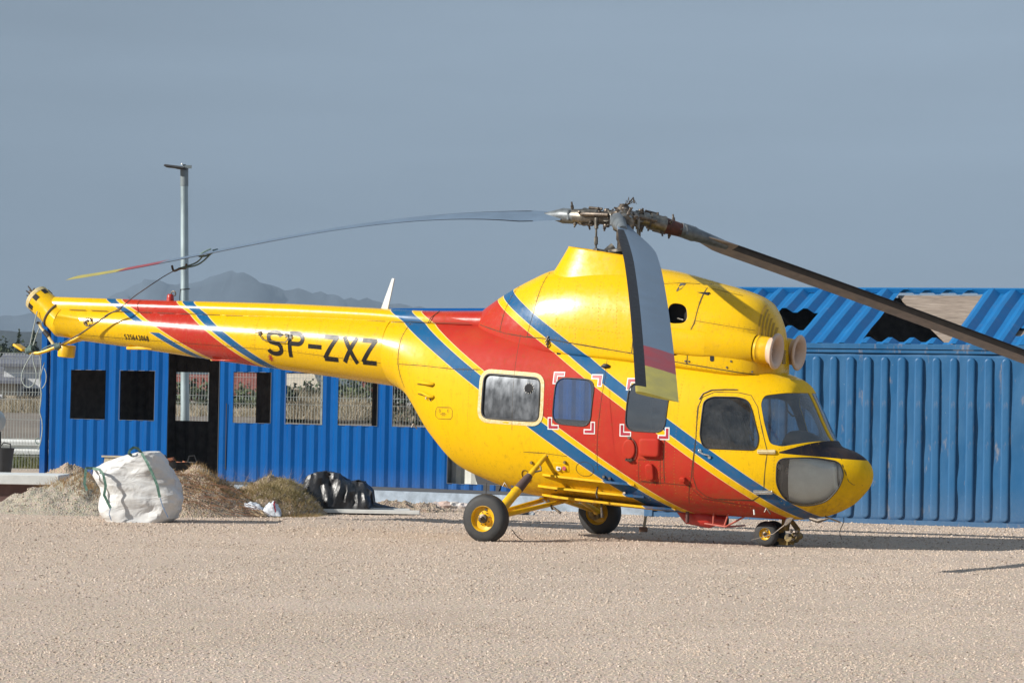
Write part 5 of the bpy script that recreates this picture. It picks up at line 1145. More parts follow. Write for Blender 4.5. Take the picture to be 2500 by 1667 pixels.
m = MB(); R = Matrix.Rotation(radians(6), 3, 'Y'); m.box(q+Vector((-.19, -.06, .0)), (.40, .30, .035), R, top=.9); m.box(q+Vector((-.05, -.03, -.03)), (.2, .12, .05), R); m.box(q+Vector((-.20, -.06, -.025)), (.32, .24, .012), R); m.build('floodlight', mat('dark_lamp_housing', (.05, .05, .05), .5), LPO, 0, bevel=.006)
m = MB(); m.lathe([(0, .025), (.03, .02)], q+Vector((-.04, -.05, .04)), (0, 0, 1), 10); m.build('photocell', MWHITE, LPO)
c = Vector(at(452, 706, LPY))-off; m = MB(); m.tube([c+Vector((.088*cos(a), .088*sin(a), .01*cos(a))) for a in np.linspace(0, 2*pi, 20)[:-1]], .009, 5, closed=True); m.tube([c+Vector((-.085, -.05, 0)), c+Vector((-.10, -.05, -.15)), c+Vector((-.095, -.05, -.4))], .008, 5); m.build('cable_tie', MBLK, LPO)

# plinth under the office
m = MB(); Rz = Matrix.Rotation(-A33, 3, 'Z'); c = LP+LD*(-1.8)+LN*1.1; m.box((c.x, c.y, .10), (13.2, 2.6, .26), Rz); o = m.build('concrete_plinth', mat('grey_blue_concrete', (.25, .30, .36), .9, var=.25, scale=5, bump=.4, bscale=30), None, 0); tag(o, 'long grey concrete plinth under the bright blue office container', 'plinth')

# ------------------------------------------------ right container
A22 = radians(22); RD_ = Vector((cos(A22), -sin(A22), 0)); RP = Vector((4.53, 48.1, 0))
SCN = empty('shipping_container', tuple(RP), -A22); tag(SCN, 'weathered blue container with pressed vertical ribs and broken corrugated roof, right behind the nose', 'container')
ra, rb = -2.5, 3.42
m = MB(); nxx = 100; nzz = 30; V = []
for j in range(nzz+1):
    for i in range(nxx+1):
        t = ra+(rb-ra)*i/nxx; z = .03+2.57*j/nzz; d = .03*max(0, abs(noise.noise(Vector((t*1.3, z*1.6, 5))))-.18)+.011*noise.noise(Vector((t*3, z*2.4, 9))); V.append((t, d, z))
m.add(V, [(j*(nxx+1)+i, j*(nxx+1)+i+1, (j+1)*(nxx+1)+i+1, (j+1)*(nxx+1)+i) for j in range(nzz) for i in range(nxx)]); m.build('side_wall', MBL2, SCN, 60, fix=False, solid=.003)
def rib_mesh():
    m = MB(); z0, z1, w, d = .085, 2.515, .062, .030; ringo = []
    n = 10; out_ = []
    for k in range(n+1): a = pi*k/n; out_.append((w*cos(a), z1-w+w*sin(a)))
    for k in range(n+1): a = pi+pi*k/n; out_.append((w*cos(a), z0+w+w*sin(a)))
    A = []; 
    for sc, dep in ((1.10, .006), (1.0, -d*.75), (.90, -d), (.5, -d*1.08)):
        g = []
        for (x, z) in out_:
            zc = min(max(z, z0+w), z1-w); g.append((x*sc, dep, zc+(z-zc)*sc))
        A.append(g)
    m.loft(A, False, True); return m
rm = rib_mesh().build('rib', MBL2, SCN, 50, fix=False); k = 0; t = .13-.2665*9
while t < rb-.1:
    if k == 0: rm.location = (t, 0, 0)
    else:
        c = rm.copy(); COL.objects.link(c); c.parent = SCN; c.location = (t, 0, 0); c.scale = (random.uniform(.93, 1.06), random.uniform(.8, 1.15), 1)
    t += .2665; k += 1
m = MB(); m.box(((ra+rb)/2, -.012, 2.675), (rb-ra+.1, .07, .08)); m.box(((ra+rb)/2, -.005, 2.60), (rb-ra+.1, .045, .05)); m.build('eave_rail', MBL2, SCN, 0, bevel=.006)
m = MB(); m.box(((ra+rb)/2, -.01, .035), (rb-ra+.1, .06, .07)); m.build('base_rail', MBL2, SCN, 0)
m = MB(); m.box(((ra+rb)/2, 2.44, 1.75), (rb-ra, .05, 3.5)); m.build('rear_wall', MINB, SCN, 0)
for xx in (ra, rb): m = MB(); m.add([(xx, 0, 0), (xx, 2.42, 0), (xx, 2.42, 3.48), (xx, 0, 2.62)], [(0, 1, 2, 3)]); m.build('end_wall', MBL2, SCN, 0, fix=False, solid=.03)
for xx in (ra-.03, rb+.08): m = MB(); m.box((xx, 0, 1.32), (.14, .12, 2.64)); m.build('corner_post', MBL2, SCN, 0, bevel=.01)
m = MB(); m.box(((ra+rb)/2, 1.2, .05), (rb-ra, 2.3, .05)); m.build('floor', MINB, SCN, 0)
# roof sheets, mono pitch rising to the back
RZ0, RZ1, RDp = 2.66, 3.585, 2.46
def roofpt(u, v, off=0): 
    z = RZ0+(RZ1-RZ0)*v; l = sqrt(RDp**2+(RZ1-RZ0)**2); return (u, RDp*v-off*(RZ1-RZ0)/l, z+off*RDp/l)
RPITCH = .345
def rwave(u):
    f = (u/RPITCH) % 1; return .075*(np.interp(f, [0, .12, .42, .62, .92, 1], [0, 0, 1, 1, 0, 0]))
def sheet(u0, u1, v0, v1, top_edge=None, name='roof_sheet'):
    us = sorted(set([u0, u1]+[x for x in [RPITCH*(k+f) for k in range(-20, 25) for f in (0, .12, .42, .62, .92)] if u0 < x < u1])); m = MB(); nv = max(2, int((v1-v0)*10)); V = []
    for j in range(nv+1):
        for u in us:
            v = v0+(v1-v0)*j/nv; V.append(roofpt(u, v, rwave(u)+.012*noise.noise(Vector((u*2, v*5, 1)))))
    n = len(us); m.add(V, [(j*n+i, j*n+i+1, (j+1)*n+i+1, (j+1)*n+i) for j in range(nv) for i in range(n-1)]); o = m.build(name, MBLR, SCN, 0, fix=False, solid=.006); return o
for u0, u1, v0, v1 in [(-2.5, -1.6, 0, 1), (-1.598, -.90, 0, 1), (-.898, -.30, 0, .285), (-.898, -.30, .61, 1.0), (-.298, .32, 0, 1), (.322, .77, 0, 1), (.772, 1.45, 0, .10), (1.452, 2.12, 0, .095), (.772, 2.12, .975, 1.0), (2.122, 2.60, 0, 1), (2.602, 3.06, 0, 1), (3.062, 3.50, 0, .22), (3.062, 3.50, .36, 1.0)]: sheet(u0, u1, v0, v1)
m = MB(); m.add([roofpt(u, v, .008) for u, v in [(-2.55, .985), (3.52, .985), (3.52, 1.01), (-2.55, 1.01)]]+[roofpt(u, v, .075) for u, v in [(-2.55, .985), (3.52, .985), (3.52, 1.01), (-2.55, 1.01)]], [(3, 2, 1, 0), (4, 5, 6, 7), (0, 1, 5, 4), (1, 2, 6, 5), (2, 3, 7, 6), (3, 0, 4, 7)]); m.build('ridge_cap', MBLR, SCN, 0)
def plymat():
    m, t, b = newmat('weathered_plywood'); N = NT(t); tc = N.n('TexCoord').outputs['Object']; mp = N.n('Mapping'); mp.inputs['Scale'].default_value = (1.2, 9, 9); N.l(tc, mp.inputs[0])
    N.l(N.ramp(N.noise(mp.outputs[0], 2.5, 6, .65), [(.3, (.12, .09, .07)), (.5, (.24, .19, .15)), (.7, (.33, .27, .22))]), b.inputs['Base Color']); b.inputs['Roughness'].default_value = .9; return m
m = MB(); B_ = [(.74, .97), (1.38, .56), (2.20, .03), (2.3, .03), (2.3, .985), (.74, .985)]; V = [roofpt(u, v, -.035) for u, v in B_]+[roofpt(u, v, -.055) for u, v in B_]; m.add(V, [(0, 1, 2, 3, 4, 5), (11, 10, 9, 8, 7, 6)]+[(i, (i+1) % 6, 6+(i+1) % 6, 6+i) for i in range(6)]); m.build('plywood_board', plymat(), SCN, 0)
m = MB(); m.add([roofpt(u, v, -.04) for u, v in [(3.0, .20), (3.4, .20), (3.4, .38), (3.0, .38)]], [(0, 1, 2, 3)]); m.build('plywood_board', bpy.data.materials['weathered_plywood'], SCN, 0, fix=False, solid=.01)

# ------------------------------------------------ heaps, bag, rubbish
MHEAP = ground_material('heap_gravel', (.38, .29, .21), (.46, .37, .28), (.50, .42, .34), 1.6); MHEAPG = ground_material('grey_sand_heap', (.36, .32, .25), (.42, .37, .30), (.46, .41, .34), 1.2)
HEAPS = []
def heap(cx, cy, rx, ry, h, label, matl, seed=0, px_=1.0, peak=(0, 0)):
    o_ = Vector((cx, cy, 0)); m = MB(); n = 80; V = []
    def hf(x, y):
        u = (x-peak[0]*rx)/rx; v = (y-peak[1]*ry)/ry; d = sqrt(max(0, (x/rx)**2+(y/ry)**2)); d2 = min(1, d*.55+.45*sqrt(u*u+v*v))
        a = max(0, 1-d2)**px_
        return h*a*(1.0+.30*noise.fractal(Vector((x*1.6+seed, y*1.6, seed)), 1, 2, 3))+(.05*noise.noise(Vector((x*4, y*4, seed)))+.04*noise.noise(Vector((x*9, y*9, seed)))+.02*noise.noise(Vector((x*19, y*19, seed))))*min(1, a*4)-.03+.015
    for j in range(n+1):
        for i in range(n+1):
            x = (i/n*2-1)*rx; y = (j/n*2-1)*ry; V.append((x, y, hf(x, y)))
    m.add(V, [(j*(n+1)+i, j*(n+1)+i+1, (j+1)*(n+1)+i+1, (j+1)*(n+1)+i) for j in range(n) for i in range(n)])
    E_ = m.build('gravel_heap', matl, None, 60, fix=False); E_.location = o_; tag(E_, label, 'heap', 'heaps of gravel and sand')
    # stones on it
    s = MB()
    for k in range(700):
        x = random.uniform(-.9, .9)*rx; y = random.uniform(-.95, .5)*ry; z = hf(x, y)
        if z < .02: continue
        r = random.uniform(.006, .022); q = Vector((x, y, z+r*.3)); s.add([q+Vector((r*random.uniform(.7, 1.2)*a, r*random.uniform(.7, 1.2)*b, r*random.uniform(.5, .9)*c)) for a, b, c in ((1, 0, 0), (0, 1, 0), (-1, 0, 0), (0, -1, 0), (0, 0, 1), (0, 0, -1))], [(0, 1, 4), (1, 2, 4), (2, 3, 4), (3, 0, 4), (1, 0, 5), (2, 1, 5), (3, 2, 5), (0, 3, 5)])
    s.build('heap_stones', mat('heap_stone', (.42, .34, .27), .9, var=.35, scale=30) if 'heap_stone' not in bpy.data.materials else bpy.data.materials['heap_stone'], E_, 0, fix=False)['kind'] = 'stuff'
    def world(x, y): return np.array([hf(a-cx, b-cy)-.02 for a, b in zip(np.ravel(x), np.ravel(y))])
    return E_, world
def X(px, Y): return float(at(px, 960, Y)[0])
h1, f1 = heap(X(205, 46.2), 46.2, 1.60, 1.5, .62, 'sandy grey gravel heap left of the white bulk bag', MHEAPG, 1, 1.0, (.12, 0))
h2, f2 = heap(X(172, 51), 51, 1.15, 1.0, .62, 'small tan heap standing behind the grey gravel heap, against the container', MHEAP, 2, .9)
h3, f3 = heap(X(470, 46.6), 46.6, 1.45, 1.7, .74, 'heap covered in dry brown brush, right of the white bulk bag', MHEAP, 3, .85, (-.25, 0))
h4, f4 = heap(X(660, 47.3), 47.3, .90, 1.3, .54, 'low heap overgrown with olive grass, left of the black tarpaulin', MHEAP, 4, .6)
h5, f5 = heap(X(60, 56), 56, 1.0, .9, .30, 'very low tan heap at the far left behind the white slab', MHEAP, 5, .8)
h6, f6 = heap(X(955, 49.3), 49.3, 1.2, .8, .16, 'flat spill of tan gravel between tarpaulin and wheel', MHEAP, 6, .8)
MDRYB = grassmat('brown_brush', (.16, .10, .04), (.29, .18, .08), (.42, .30, .14)); MOLV = grassmat('olive_brush', (.13, .115, .045), (.25, .20, .09), (.38, .29, .15))
cx = X(462, 46.6)
blades('dry_brush', [(X(590, 46.6), 46.4, f4, .5, .9, .13, 2200, .0026), (X(540, 46.6), 46.6, f3, .5, .8, .12, 1500, .0026), (X(730, 47), 46.3, f4, .4, .6, .12, 900, .0026), (cx-.25, 45.9, f3, .8, 1.0, .10, 2000, .003), (cx+.35, 45.9, f3, .7, .9, .08, 1400, .003), (cx-.50, 46.2, f3, .3, .5, .15, 500, .003), (X(560, 46.5), 46.0, f3, .5, .6, .09, 700, .0035)], MDRYB, seed=11)
cx = X(678, 47.3)
blades('olive_grass', [(cx+.02, 46.7, f4, .86, 1.1, .085, 6500, .0024), (cx+.25, 46.6, f4, .50, .8, .13, 2600, .0024), (cx-.5, 46.5, f4, .45, .8, .07, 1600, .0024), (cx-.1, 46.8, f4, .5, .6, .17, 900, .003)], MOLV, seed=12)
blades('olive_grass', [(X(212, 46), 46.0, f1, .5, .5, .16, 600, .003), (X(150, 47), 46.6, f1, .3, .4, .18, 260, .003), (X(240, 46), 45.6, f1, .25, .4, .12, 350, .003)], MDRYB, seed=13)
blades('verge_grass', [(X(70, 56), 56.5, 0, .9, .4, .28, 900, .005), (X(1000, 50.5), 50.4, f6, .35, .3, .16, 300, .004), (X(905, 49.6), 49.6, 0, .3, .3, .18, 160, .004), (X(640, 49.5), 49.3, .1, 1.2, .3, .55, 260, .003), (X(430, 48.5), 48.3, .35, .25, .2, .45, 160, .003)], MDRY, seed=14)
# dead twigs
m = MB()
for k in range(60):
    x = X(random.uniform(400, 610), 46); y = random.uniform(45.2, 46.3); z = float(f3(np.array([x]), np.array([y]))[0])+.04
    a = random.uniform(-.5, .2); L_ = random.uniform(.15, .55); m.tube([(x, y, z), (x+L_*.5, y-.1, z-L_*.12+.03), (x+L_, y-.2, z-L_*.35+random.uniform(-.02, .05))], [.006, .005, .002], 4)
o = m.build('dead_twigs', mat('dead_twig', (.13, .06, .03), .9), None, 0); o['kind'] = 'stuff'

# bulk bag
def bagmat():
    m, t, b = newmat('woven_white_plastic'); N = NT(t); tc = N.n('TexCoord').outputs['Object']
    n = N.noise(tc, 2.5, 6, .6); N.l(N.ramp(n, [(.3, (.52, .51, .49)), (.6, (.64, .64, .63))]), b.inputs['Base Color']); b.inputs['Roughness'].default_value = .5
    w = N.n('TexNoise'); w.inputs['Scale'].default_value = 3.0; w.inputs['Detail'].default_value = 4; w.inputs['Distortion'].default_value = 1.2; mp = N.n('Mapping'); mp.inputs['Scale'].default_value = (1, 1, 2.2); N.l(tc, mp.inputs[0]); N.l(mp.outputs[0], w.inputs['Vector'])
    h = N.math('ADD', w.outputs[0], N.math('MULTIPLY', N.noise(tc, 16, 4), .15)); N.bump(h, .5, .06, b)
    N.l(N.math('MULTIPLY', n, .0), b.inputs['Subsurface Weight']); return m
BY = 43.15; BO = Vector(at(338, 1272, BY)); BO.z = 0
BAG = empty('bulk_bag', tuple(BO)); tag(BAG, 'big crumpled white bulk bag with green straps standing between two gravel heaps', 'bag')
rows = [(1274, 262, 415), (1262, 250, 440), (1240, 246, 449), (1215, 246, 449), (1190, 243, 443), (1165, 232, 434), (1145, 227, 424), (1128, 262, 413), (1112, 300, 402), (1104, 338, 386)]
rings = []
for py, x0, x1 in rows:
    a = Vector(at(x0, py, BY))-BO; b = Vector(at(x1, py, BY))-BO; cxx = (a.x+b.x)/2; hw = (b.x-a.x)/2; z = max(0, a.z*.5+b.z*.5); g = []
    for k in range(72):
        an = 2*pi*(k+.5)/72; c = cos(an); d = sin(an); e = 2/3.4; x = cxx+hw*abs(c)**e*(1 if c > 0 else -1); y = .48*(1 if z < .5 else .92)*abs(d)**e*(1 if d > 0 else -1)
        g.append(Vector((x, y, z)))
    rings.append(g)
RR = []
for i in range(len(rings)-1):
    for j in range(5):
        t = j/5; RR.append([rings[i][k].lerp(rings[i+1][k], t) for k in range(72)])
RR.append(rings[-1])
for i, g in enumerate(RR):
    zt = i/(len(RR)-1)
    for k, p in enumerate(g):
        q = p*1.0; f = noise.fractal(Vector((q.x*2.3, q.y*2.3, q.z*4.2)), 1, 2, 4)*.045-abs(noise.noise(Vector((q.x*2.2+q.z*5, q.y*4, q.z*7-q.x*2))))*.03+abs(noise.noise(Vector((q.x*3-q.z*4, q.y*3, q.z*2+5))))*-.045
        n = Vector((q.x, q.y*1.2, 0)).normalized(); p += n*f*min(1, zt*8+.15); p.z += (.02*noise.noise(q*5) if zt > .1 else 0)
m = MB(); m.loft([[tuple(p) for p in g] for g in RR], True, False); cen = sum(RR[-1], Vector())/72
m.loft([[tuple(p) for p in RR[-1]], [tuple(p.lerp(cen, .5)+Vector((0, 0, -.04))) for p in RR[-1]], [tuple(p.lerp(cen, .9)+Vector((0, 0, -.12))) for p in RR[-1]]], False, True)
m.build('bag_body', bagmat(), BAG, 22)
MSTRAP = mat('green_strap', (.035, .10, .075), .6, var=.35, scale=30, col2=(.12, .22, .17))
def strap(pts, w, name='strap', matl=None, y=-.50, parent=BAG):
    m = MB(); P = [Vector(at(a, b, BY+yy if yy is not None else BY+y))-BO for a, b, yy in pts]; A = []; B = []; C_ = []; D_ = []
    Q = []
    for i in range(len(P)-1): Q += [P[i].lerp(P[i+1], j/4) for j in range(4)]
    Q.append(P[-1])
    for i, p in enumerate(Q):
        d = (Q[min(i+1, len(Q)-1)]-Q[max(i-1, 0)]).normalized(); n = d.cross(Vector((0, 1, 0))).normalized()*w/2; A.append(p+n); B.append(p-n); C_.append(p-n+Vector((0, .012, 0))); D_.append(p+n+Vector((0, .012, 0)))
    m.loft([[tuple(A[i]), tuple(B[i]), tuple(C_[i]), tuple(D_[i])] for i in range(len(A))]); return m.build(name, matl or MSTRAP, parent, 30)
strap([(346, 1106, -.2), (336, 1094, -.35), (326, 1092, -.4), (318, 1098, -.45), (314, 1106, -.46), (322, 1112, -.42)], .035)
strap([(346, 1106, -.44), (360, 1130, -.50), (374, 1160, -.53), (384, 1185, -.545), (390, 1214, -.55)], .036)
strap([(226, 1143, -.42), (243, 1146, -.50), (252, 1158, -.53), (258, 1185, -.55), (254, 1208, -.55), (262, 1224, -.55), (270, 1240, -.555)], .035)
strap([(232, 1143, -.3), (210, 1142, -.45), (208, 1160, -.48), (206, 1180, -.49), (212, 1197, -.5)], .035)
MSTITCH = mat('blue_stitching', (.14, .22, .36), .7)
strap([(391, 1215, -.555), (397, 1235, -.56), (404, 1250, -.56), (410, 1262, -.55)], .012, 'stitching', MSTITCH); strap([(270, 1240, -.56), (266, 1254, -.56), (272, 1270, -.55)], .010, 'stitching', MSTITCH)
# beige board and brick tub behind the bag
Y_ = 47.5; c = Vector(at(290, 1128, Y_)); E_ = empty('timber_board', (c.x, Y_, 0)); tag(E_, 'beige slatted board leaning behind the white bulk bag', 'board')
mb_ = mat('beige_board', (.58, .50, .36), .8)
for k in range(7):
    m = MB(); m.box((-.19+k*.075, 0, c.z-.03), (.071, .03, .20), Matrix.Rotation(.12, 3, 'Y')); m.build('slat', mb_, E_, 0)
m = MB(); m.box((.02, -.003, c.z+.085), (.56, .05, .025)); m.build('edge_strip', mb_, E_, 0)
Y_ = 47.3; c = Vector(at(432, 1137, Y_)); TB_ = empty('rubble_tub', (c.x, Y_, 0)); tag(TB_, 'black rubble tub full of broken orange bricks behind the bulk bag', 'tub')
m = MB(); m.lathe([(-.30, .22), (.0, .28), (.02, .29), (.02, .275), (-.02, .27), (-.1, .25)], (0, 0, c.z+.04), (0, 0, 1), 26, False); m.build('tub_body', MBLK, TB_, 40)
MBRK = mat('orange_brick', (.30, .115, .06), .9, var=.35, scale=14)
for k in range(14):
    m = MB(); a = random.uniform(0, 6.28); r = random.uniform(0, .20); m.box((r*cos(a)*1.1, r*sin(a)*.9, c.z+random.uniform(-.02, .09)), (random.uniform(.12, .22), .10, .055), Matrix.Rotation(random.uniform(-.5, .5), 3, 'Y')@Matrix.Rotation(a, 3, 'Z')); m.build('brick', MBRK, TB_, 0)
m = MB()
for sd in (-1, 1): m.tube([(sd*.22-.05, -.1, c.z+.05), (sd*.22-.03, -.1, c.z+.15), (sd*.22+.05, -.1, c.z+.16), (sd*.22+.09, -.1, c.z+.06)], .012, 6)
m.build('tub_handle', MBLK, TB_)

# black tarpaulin
TY = 48.0
def tarp():
    E_ = empty('tarpaulin', (X(845, TY), TY, 0)); tag(E_, 'crumpled shiny black plastic tarpaulin heap in front of the blue container', 'tarpaulin')
    top = [(728, 1248), (742, 1200), (754, 1163), (775, 1154), (800, 1150), (830, 1156), (850, 1170), (862, 1176), (880, 1172), (895, 1178), (910, 1195), (917, 1202), (916, 1225), (930, 1232), (970, 1240), (1000, 1246)]
    n = 50; k = 20; V = []; xs = [p[0] for p in top]; ys_ = [p[1] for p in top]
    for j in range(k+1):
        t = j/k
        for i in range(n+1):
            px = 728+275*i/n; H = max(0.01, at(px, np.interp(px, xs, ys_), TY)[2]); th = (t*1.0)*pi; y = -.62*cos(th)*(1 if px < 915 else .5); z = H*min(1, 1.25*sin(th)**1.1) if t > 0 else 0
            x = X(px, TY)-X(845, TY); cr = noise.fractal(Vector((x*3.2, y*3.2+z*2, z*4)), 1, 2, 4); rd = 1-abs(noise.noise(Vector((x*4.5+z*3, y*4, z*5-x*2))))*2
            k_ = min(1, z*5); fo = abs(noise.noise(Vector((x*9+z*6, y*7-z*5, x*3))))*2-.5; jx = random.uniform(-.014, .014)*k_; jy = random.uniform(-.016, .016)*k_; V.append((x+.02*cr*k_+jx, y-.10*cr*k_-.05*rd*k_+.07*fo*k_+jy, max(0.0, z*(1+.03*cr)+.012*rd*k_+jx*.6)))
    m = MB(); m.add(V, [(j*(n+1)+i, j*(n+1)+i+1, (j+1)*(n+1)+i+1, (j+1)*(n+1)+i) for j in range(k) for i in range(n)])
    m.build('tarpaulin_sheet', mat('black_plastic_film', (.016, .016, .018), .40, var=.3, spec=.5, bump=.4, bscale=14, bdist=.02), E_, 42, fix=False)
tarp()
def board(px0, py0, px1, py1, Y, d, label, matl, name='white_plank', h=None):
    a = at(px0, py1, Y); b = at(px1, py1, Y); t = at(px0, py0, Y); hh = h or (t[2]-a[2]); m = MB(); m.box(((a[0]+b[0])/2, Y+d/2, hh/2+.022), (b[0]-a[0], d, hh)); o = m.build(name, matl, None, 0, bevel=.004); return tag(o, label, 'plank')
board(781, 1244, 1024, 1254, 47.3, .12, 'long white plank lying on gravel in front of the black tarpaulin', MWHITE, h=.055)
o = board(868, 1240, 1000, 1244, 47.6, .15, 'shorter pale board lying behind the long white plank', MWHITE, h=.07)
# litter
LT = empty('litter_pile', (X(640, 45.9), 45.9, 0)); tag(LT, 'crumpled clear and red plastic packaging on the ground left of the olive grass', 'litter')
def crumple(name, px0, px1, py, h, matl, y=0, seed=0):
    x0 = X(px0, 45.9)-X(640, 45.9); x1 = X(px1, 45.9)-X(640, 45.9); m = MB(); n = 26; V = []
    for j in range(n+1):
        for i in range(n+1):
            u = i/n*2-1; v = j/n*2-1; x = (x0+x1)/2+u*(x1-x0)/2; a = max(0, 1-u*u)**.6*max(0, 1-v*v)**.6; f = noise.fractal(Vector((u*2.6+seed, v*2.6, seed)), 1, 2, 4)
            V.append((x+.02*f, y+v*.16, .012+h*a*(.95+.30*f)))
    m.add(V, [(j*(n+1)+i, j*(n+1)+i+1, (j+1)*(n+1)+i+1, (j+1)*(n+1)+i) for j in range(n) for i in range(n)]); m.build(name, matl, LT, 50, fix=False)
MFILM = mat('clear_crumpled_film', (.55, .58, .63), .3, var=.2, scale=18, bump=.6, bscale=20, bdist=.02); 
crumple('plastic_film', 584, 652, 0, .20, MFILM, .08, 1); crumple('paper_scrap', 600, 662, 0, .085, mat('brown_paper', (.42, .32, .20), .9, var=.3), -.08, 2); crumple('plastic_film', 645, 692, 0, .20, MFILM, 0, 3); crumple('red_wrapper', 664, 682, 0, .20, MTIPR2, .0, 4)
# rubble along the plinth
for i, (px, py, s, cc, lb) in enumerate([(1050, 1231, .10, (.50, .44, .40), 'pale rock at the foot of the plinth, leftmost of the row'), (1068, 1230, .14, (.55, .48, .44), 'pinkish white rock second in the row at the plinth'), (1092, 1229, .18, (.42, .32, .28), 'brown pink rock in the middle of the plinth row'), (1113, 1227, .16, (.60, .57, .53), 'jagged white rock left of the main wheel'), (1135, 1228, .15, (.52, .47, .45), 'pale rock nearest the main wheel'), (1144, 1231, .06, (.62, .60, .58), 'tiny white pebble touching the view of the tyre'), (1284, 1224, .13, (.07, .08, .10), 'dark grey rock right of the shock strut'), (1270, 1230, .07, (.33, .33, .33), 'grey stone beside the dark rock'), (1302, 1229, .09, (.38, .40, .42), 'bluish stone right of the dark rock')]):
    bm = bmesh.new(); bmesh.ops.create_icosphere(bm, subdivisions=2, radius=1.)
    for v in bm.verts: f = 1+.55*noise.noise(v.co*1.6+Vector((i*7, 0, 0))); v.co = Vector((v.co.x*s*f*.75, v.co.y*s*f*.6, v.co.z*s*f*.42))
    me = bpy.data.meshes.new('rock'); bm.to_mesh(me); bm.free(); Yg = 51.0 if px < 1200 else 48.6; me.materials.append(mat('rock_%d' % i, cc, .9, var=.2, scale=20, bump=.5)); o = link(bpy.data.objects.new('rock', me)); o.location = (X(px, Yg), Yg, s*.25); tag(o, lb, 'rock', 'rocks along the plinth')
# white slab and brown block at far left
m = MB(); Y_ = 48.2; z1 = at(50, 1158, Y_)[2]; z0 = at(50, 1182, Y_)[2]; xa, xb = X(-60, Y_), X(150, Y_)
SL = empty('long_bench', ((xa+xb)/2, Y_, 0)); tag(SL, 'long low block with white top slab and brown side at the left edge', 'block')
m = MB(); m.box((0, .55, (z0+z1)/2), (xb-xa, 1.3, z1-z0)); m.build('white_slab', MWHITE, SL, 0, bevel=.01); m = MB(); m.box((-.05, .6, z0/2), (xb-xa-.15, 1.15, z0)); m.build('brown_base', mat('red_brown_base', (.13, .075, .065), .9, var=.2), SL, 0)
# dark tub at left edge, grey vehicle nose
m = MB(); c = Vector(at(6, 1120, 52)); E_ = empty('plant_tub', (c.x, 52, 0)); tag(E_, 'dark tapered rubber tub with wire handle at the left edge', 'tub')
m.lathe([(0, .13), (.02, .14), (.46, .19), (.48, .20), (.48, .185)], (0, 0, c.z-.30), (0, 0, 1), 24, False); m.build('tub_body', mat('dark_grey_tub', (.05, .055, .06), .6), E_, 40); m = MB(); m.tube([(-.05, -.1, c.z+.17), (.03, -.1, c.z+.27), (.14, -.1, c.z+.25), (.15, -.1, c.z+.15)], .012, 6); m.build('tub_handle', MBLK, E_)
c = Vector(at(-14, 1010, 62)); E_ = empty('parked_vehicle', (c.x, 62, 0)); tag(E_, 'rounded pale grey corner of a vehicle cut off by the left edge', 'vehicle')
m = MB(); g = []
for i in range(13):
    t = i/12; g.append([(-1.6+1.73*sin(t*pi/2), .8*cos(a)*cos(t*pi/2*.0)*(1-.2*t), c.z-.15+.36*(1-t**3*.6)*sin(a)) for a in np.linspace(0, 2*pi, 25)[:-1]])
m.loft(g); m.build('vehicle_body', mat('pale_grey_body', (.30, .34, .36), .35), E_, 50)
m = MB(); m.tube([(-.25, -.62, .28), (-.25, -.42, .28)], .28, 24); m.build('wheel', MTYRE, E_, 40); m = MB(); m.box((-.7, 0, c.z-.45), (1.5, 1.2, .5)); m.build('underbody', MHOLE, E_, 0)
# wooden mallet standing on the gravel under the belly
Y_ = ground_Y(1480, 1274)
E_ = empty('mallet', (X(1571, 42.6), 42.6, 0)); E_.location = (float(at(1571, 1272, 42.6)[0]), 42.6, 0); tag(E_, 'small wooden mallet standing head down under the helicopter belly', 'mallet')
m = MB(); m.box((0, 0, .045), (.115, .07, .07)); m.build('head', mat('brown_wood_head', (.20, .11, .07), .8), E_, 0, bevel=.01); m = MB(); m.tube([(.01, 0, .08), (.03, .01, .22)], .020, 8); m.build('handle', mat('pale_wood_handle', (.42, .33, .22), .7), E_)

# ------------------------------------------------ ropes
MROPE = mat('grey_green_rope', (.10, .15, .14), .8, var=.3, scale=60); MROPEL = mat('pale_rope', (.32, .36, .34), .8, var=.2, scale=60); MROPED = mat('dark_brown_rope', (.10, .075, .05), .8, var=.2)
R_ = empty('tie_down_rope', tuple(HO), -TH); tag(R_, 'tie down rope running from the left rotor blade to the tail bumper with hanging loops', 'rope')
def lp(pts, y): return [Vector((pl(a, b, yy if yy is not None else y)[0], yy if yy is not None else y, pl(a, b, yy if yy is not None else y)[1])) for a, b, yy in pts]
Z7 = lambda l, y=None: [(a/4.704, 640+b/4.704, y) for a, b in l]
def rope(pts, r, matl, name='rope_length', n=6):
    P = pts; Q = []
    for i in range(len(P)-1):
        p0 = P[max(i-1, 0)]; p1 = P[i]; p2 = P[i+1]; p3 = P[min(i+2, len(P)-1)]
        for j in range(6):
            t = j/6; Q.append(.5*((2*p1)+(p2-p0)*t+(2*p0-5*p1+4*p2-p3)*t*t+(3*p1-p0-3*p2+p3)*t**3))
    Q.append(P[-1]); m = MB(); m.tube(Q, r, n); return m.build(name, matl, R_, 60)
def bladept(r, off=0): return az_loc(AZS[0], r, lz(r)-HUB.z+off, 0)
k0 = bladept(6.2); 
ktop = lp([(478, 620, None)], k0.y)[0]
rope([k0+Vector((.10, -.12, .05)), k0+Vector((0, -.16, 0)), k0+Vector((-.10, -.10, -.05)), k0+Vector((-.1, .1, -.03)), k0+Vector((.05, .12, .05)), k0+Vector((.12, -.1, .03))], .012, MROPE)
kn = lp([(435, 656, None)], k0.y*.8)[0]
rope([k0+Vector((0, -.15, -.04)), k0.lerp(kn, .5)+Vector((.03, 0, -.03)), kn], .011, MROPE); rope([k0+Vector((.12, -.12, .0)), k0.lerp(kn, .5)+Vector((.07, 0, -.05)), kn], .011, MROPE)
